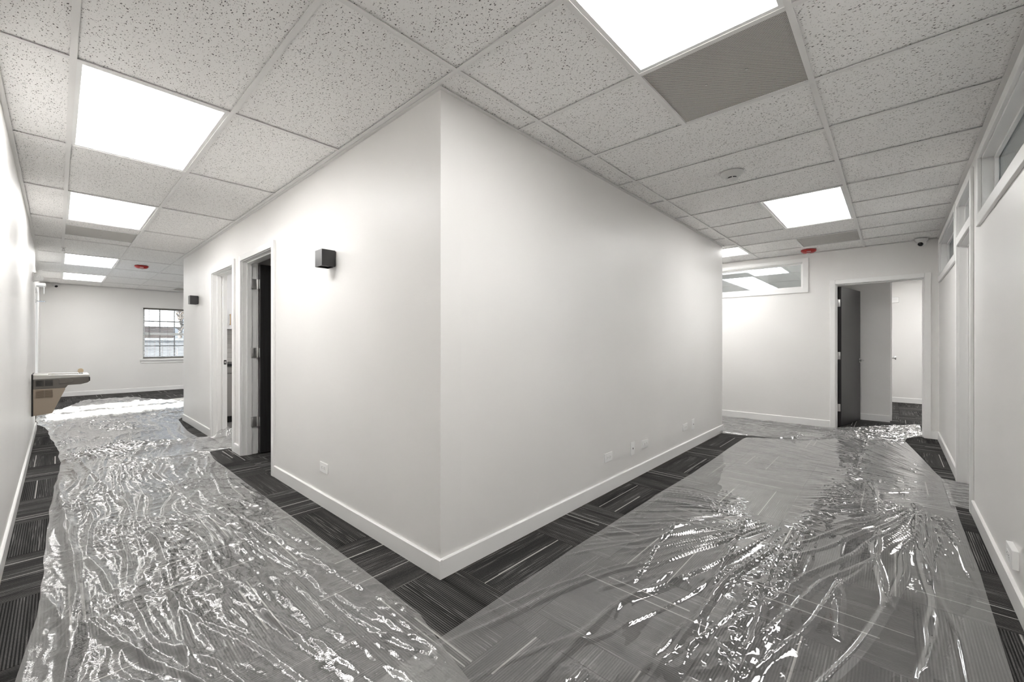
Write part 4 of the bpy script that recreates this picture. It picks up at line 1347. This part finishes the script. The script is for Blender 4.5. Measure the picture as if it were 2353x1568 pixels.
left = sstep(-1.42, -1.20, Y) * sstep(2.35, 2.0, X)
Z = 0.011 * radial(2.15, -1.24, 8, 71, 0.12, 0.30, 4.6) * left
Z += 0.008 * radial(2.15, -1.24, 17, 72, 0.12, 0.30, 4.2) * left
right = sstep(-1.08, -1.38, Y) * sstep(3.1, 2.8, X)
Z += 0.013 * radial(3.05, -1.90, 14, 73, 0.11, 0.25, 3.4, 0.40) * right
Z += 0.004 * radial(3.05, -1.90, 30, 173, 0.14, 0.20, 1.4, 0.8) * right
upper = sstep(2.6, 3.4, X)
dx, dy = wx - 3.55, wy + 2.15
Z += 0.0045 * ridge(pn(np.arctan2(dy, dx) * 20, np.hypot(dx, dy) * 0.5, 74), 0.18) * upper * sstep(0.25, 0.6, np.hypot(dx, dy))
Z += 0.0025 * ridge(pn(np.arctan2(dy, dx) * 40, np.hypot(dx, dy) * 0.9, 174), 0.2) * upper * sstep(-1.2, -1.6, Y)
# slow undulation and soft drapes of the whole sheet
Z += 0.005 * (pn(X * 2.6 + 4, Y * 3.4, 180) + 0.6) * sstep(0.0, 0.25, edge) + 0.003 * (pn(X * 6, Y * 9, 181) + 0.6) * sstep(1.2, 2.4, X) * sstep(0.0, 0.2, edge)
# matte fine crinkle beside the office doorway
Z += 0.002 * billow(wx * 17, wy * 17, 175) * np.exp(-(((X - 3.3) / 0.4) ** 2 + ((Y + 1.75) / 0.25) ** 2))
# crumpled seam along the middle
axd = np.abs(Y + 1.24 + 0.055 * (X - 1.2) + 0.06 * pn(X * 1.6, X * 0, 75))
seam = np.exp(-(axd / 0.07) ** 2) * sstep(-0.3, 0.3, pn(X * 2.1, X * 0 + 2, 85) + 0.25)
Z += seam * (0.012 * billow(wx * 8, wy * 11, 76) + 0.006 * billow(wx * 22, wy * 24, 77))
# glossy folds in the near middle, following the fan
rr, aa = np.hypot(wx - 2.15, wy + 1.24), np.arctan2(wy + 1.24, 2.15 - wx)
nearc = np.exp(-(((X - 0.35) / 0.75) ** 2 + ((Y + 1.05) / 0.30) ** 2))
Z += nearc * (0.016 * billow(aa * 9, rr * 2.2, 78) + 0.006 * billow(aa * 24, rr * 7, 79) * sstep(-0.2, 0.3, pn(X * 4, Y * 4, 80)))
Z += crease(X, Y, [(3.3, -1.55), (2.5, -1.62), (1.8, -1.60), (1.2, -1.66)], 0.012, 0.022)
Z += crease(X, Y, [(2.9, -1.80), (2.2, -1.78), (1.4, -1.82), (0.8, -1.78)], 0.012, 0.022)
Z += crease(X, Y, [(1.9, -1.45), (1.3, -1.48), (0.8, -1.52)], 0.014, 0.022)
Z += crease(X, Y, [(1.5, -0.62), (0.9, -0.68), (0.3, -0.80)], 0.010, 0.018)
Z += crease(X, Y, [(1.8, -0.95), (1.0, -1.02), (0.2, -1.12)], 0.010, 0.02)
# small bunched heap at the near edge
Z += 0.035 * np.exp(-(((X + 0.08) / 0.07) ** 2 + ((Y + 0.87) / 0.06) ** 2)) * (1 + 0.5 * pn(X * 30, Y * 30, 182))
Z = 0.004 + Z * sstep(0.0, 0.07, edge)
grid_sheet('plastic_sheet', X, Y, Z, 'wrinkled clear plastic sheet covering the near right corridor carpet', M_FILM_B)

# far cross sheet running from behind the block through the hall doorway
yy = np.concatenate([np.arange(1.3, -1.1, -0.016), np.arange(-1.1, -1.951, -0.010)])
KN = np.array([(-1.95, 5.97), (-1.87, 5.86), (-1.80, 5.72), (-1.78, 5.5), (-1.5, 5.36), (-1.15, 5.22), (-1.0, 4.95), (-0.80, 4.72), (-0.4, 4.58), (-0.08, 4.50), (1.3, 4.72)])
KF = np.array([(-1.95, 6.98), (-1.7, 6.68), (-1.4, 6.30), (-1.2, 6.06), (-1.10, 5.935), (-1.0, 5.90), (-0.8, 5.87), (0.29, 5.90), (1.3, 5.92)])
n0 = np.interp(yy, KN[:, 0], KN[:, 1]) + 0.01 * pn(yy * 4, yy * 0, 91)
n1 = np.interp(yy, KF[:, 0], KF[:, 1]) + 0.006 * pn(yy * 5, yy * 0, 92)
S = np.linspace(0, 1, 130)
X = n0[:, None] + (n1 - n0)[:, None] * S[None, :]
Y = np.repeat(yy[:, None], len(S), 1)
edge = np.minimum(X - n0[:, None], n1[:, None] - X)
wx = X + 0.05 * pn(X * 2.1, Y * 2.4, 93); wy = Y + 0.05 * pn(X * 2.0 + 7, Y * 2.2, 94)
Z = 0.010 * ridge(pn(wx * 9, wy * 1.6, 95), 0.24) + 0.006 * ridge(pn(wx * 20, wy * 3.0, 96), 0.28)
Z += sstep(-0.9, -1.5, Y) * (0.012 * ridge(pn(wx * 11, wy * 9, 97), 0.32) + 0.006 * ridge(pn(wx * 24, wy * 20, 98), 0.34))
Z += crease(X, Y, [(4.55, 0.2), (4.58, -0.4), (4.74, -0.8)], 0.022, 0.03) + crease(X, Y, [(4.76, -0.78), (5.0, -0.82), (5.12, -0.72)], 0.035, 0.04)
Z += crease(X, Y, [(5.62, -0.9), (5.5, -1.3), (5.6, -1.7)], 0.025, 0.03)
Z = 0.0105 + Z * sstep(0.0, 0.05, edge + 0.02)
grid_sheet('plastic_sheet', X, Y, Z, 'clear plastic sheet crossing the far corridor into the hall doorway', M_FILM_B)

# strip in the office doorway on the right
yy = np.arange(-1.985, -2.65, -0.006)
xx = np.linspace(3.045, 3.845, 110)
Y, X = np.meshgrid(yy, xx, indexing='ij')
Z = 0.0065 + 0.007 * ridge(pn(X * 16 + 0.4 * pn(X * 3, Y * 3, 5), Y * 3, 101), 0.30) + 0.004 * ridge(pn(X * 34, Y * 5, 102), 0.3)
grid_sheet('plastic_sheet', X, Y, Z, 'narrow clear plastic strip in the tall right doorway', M_FILM_B)
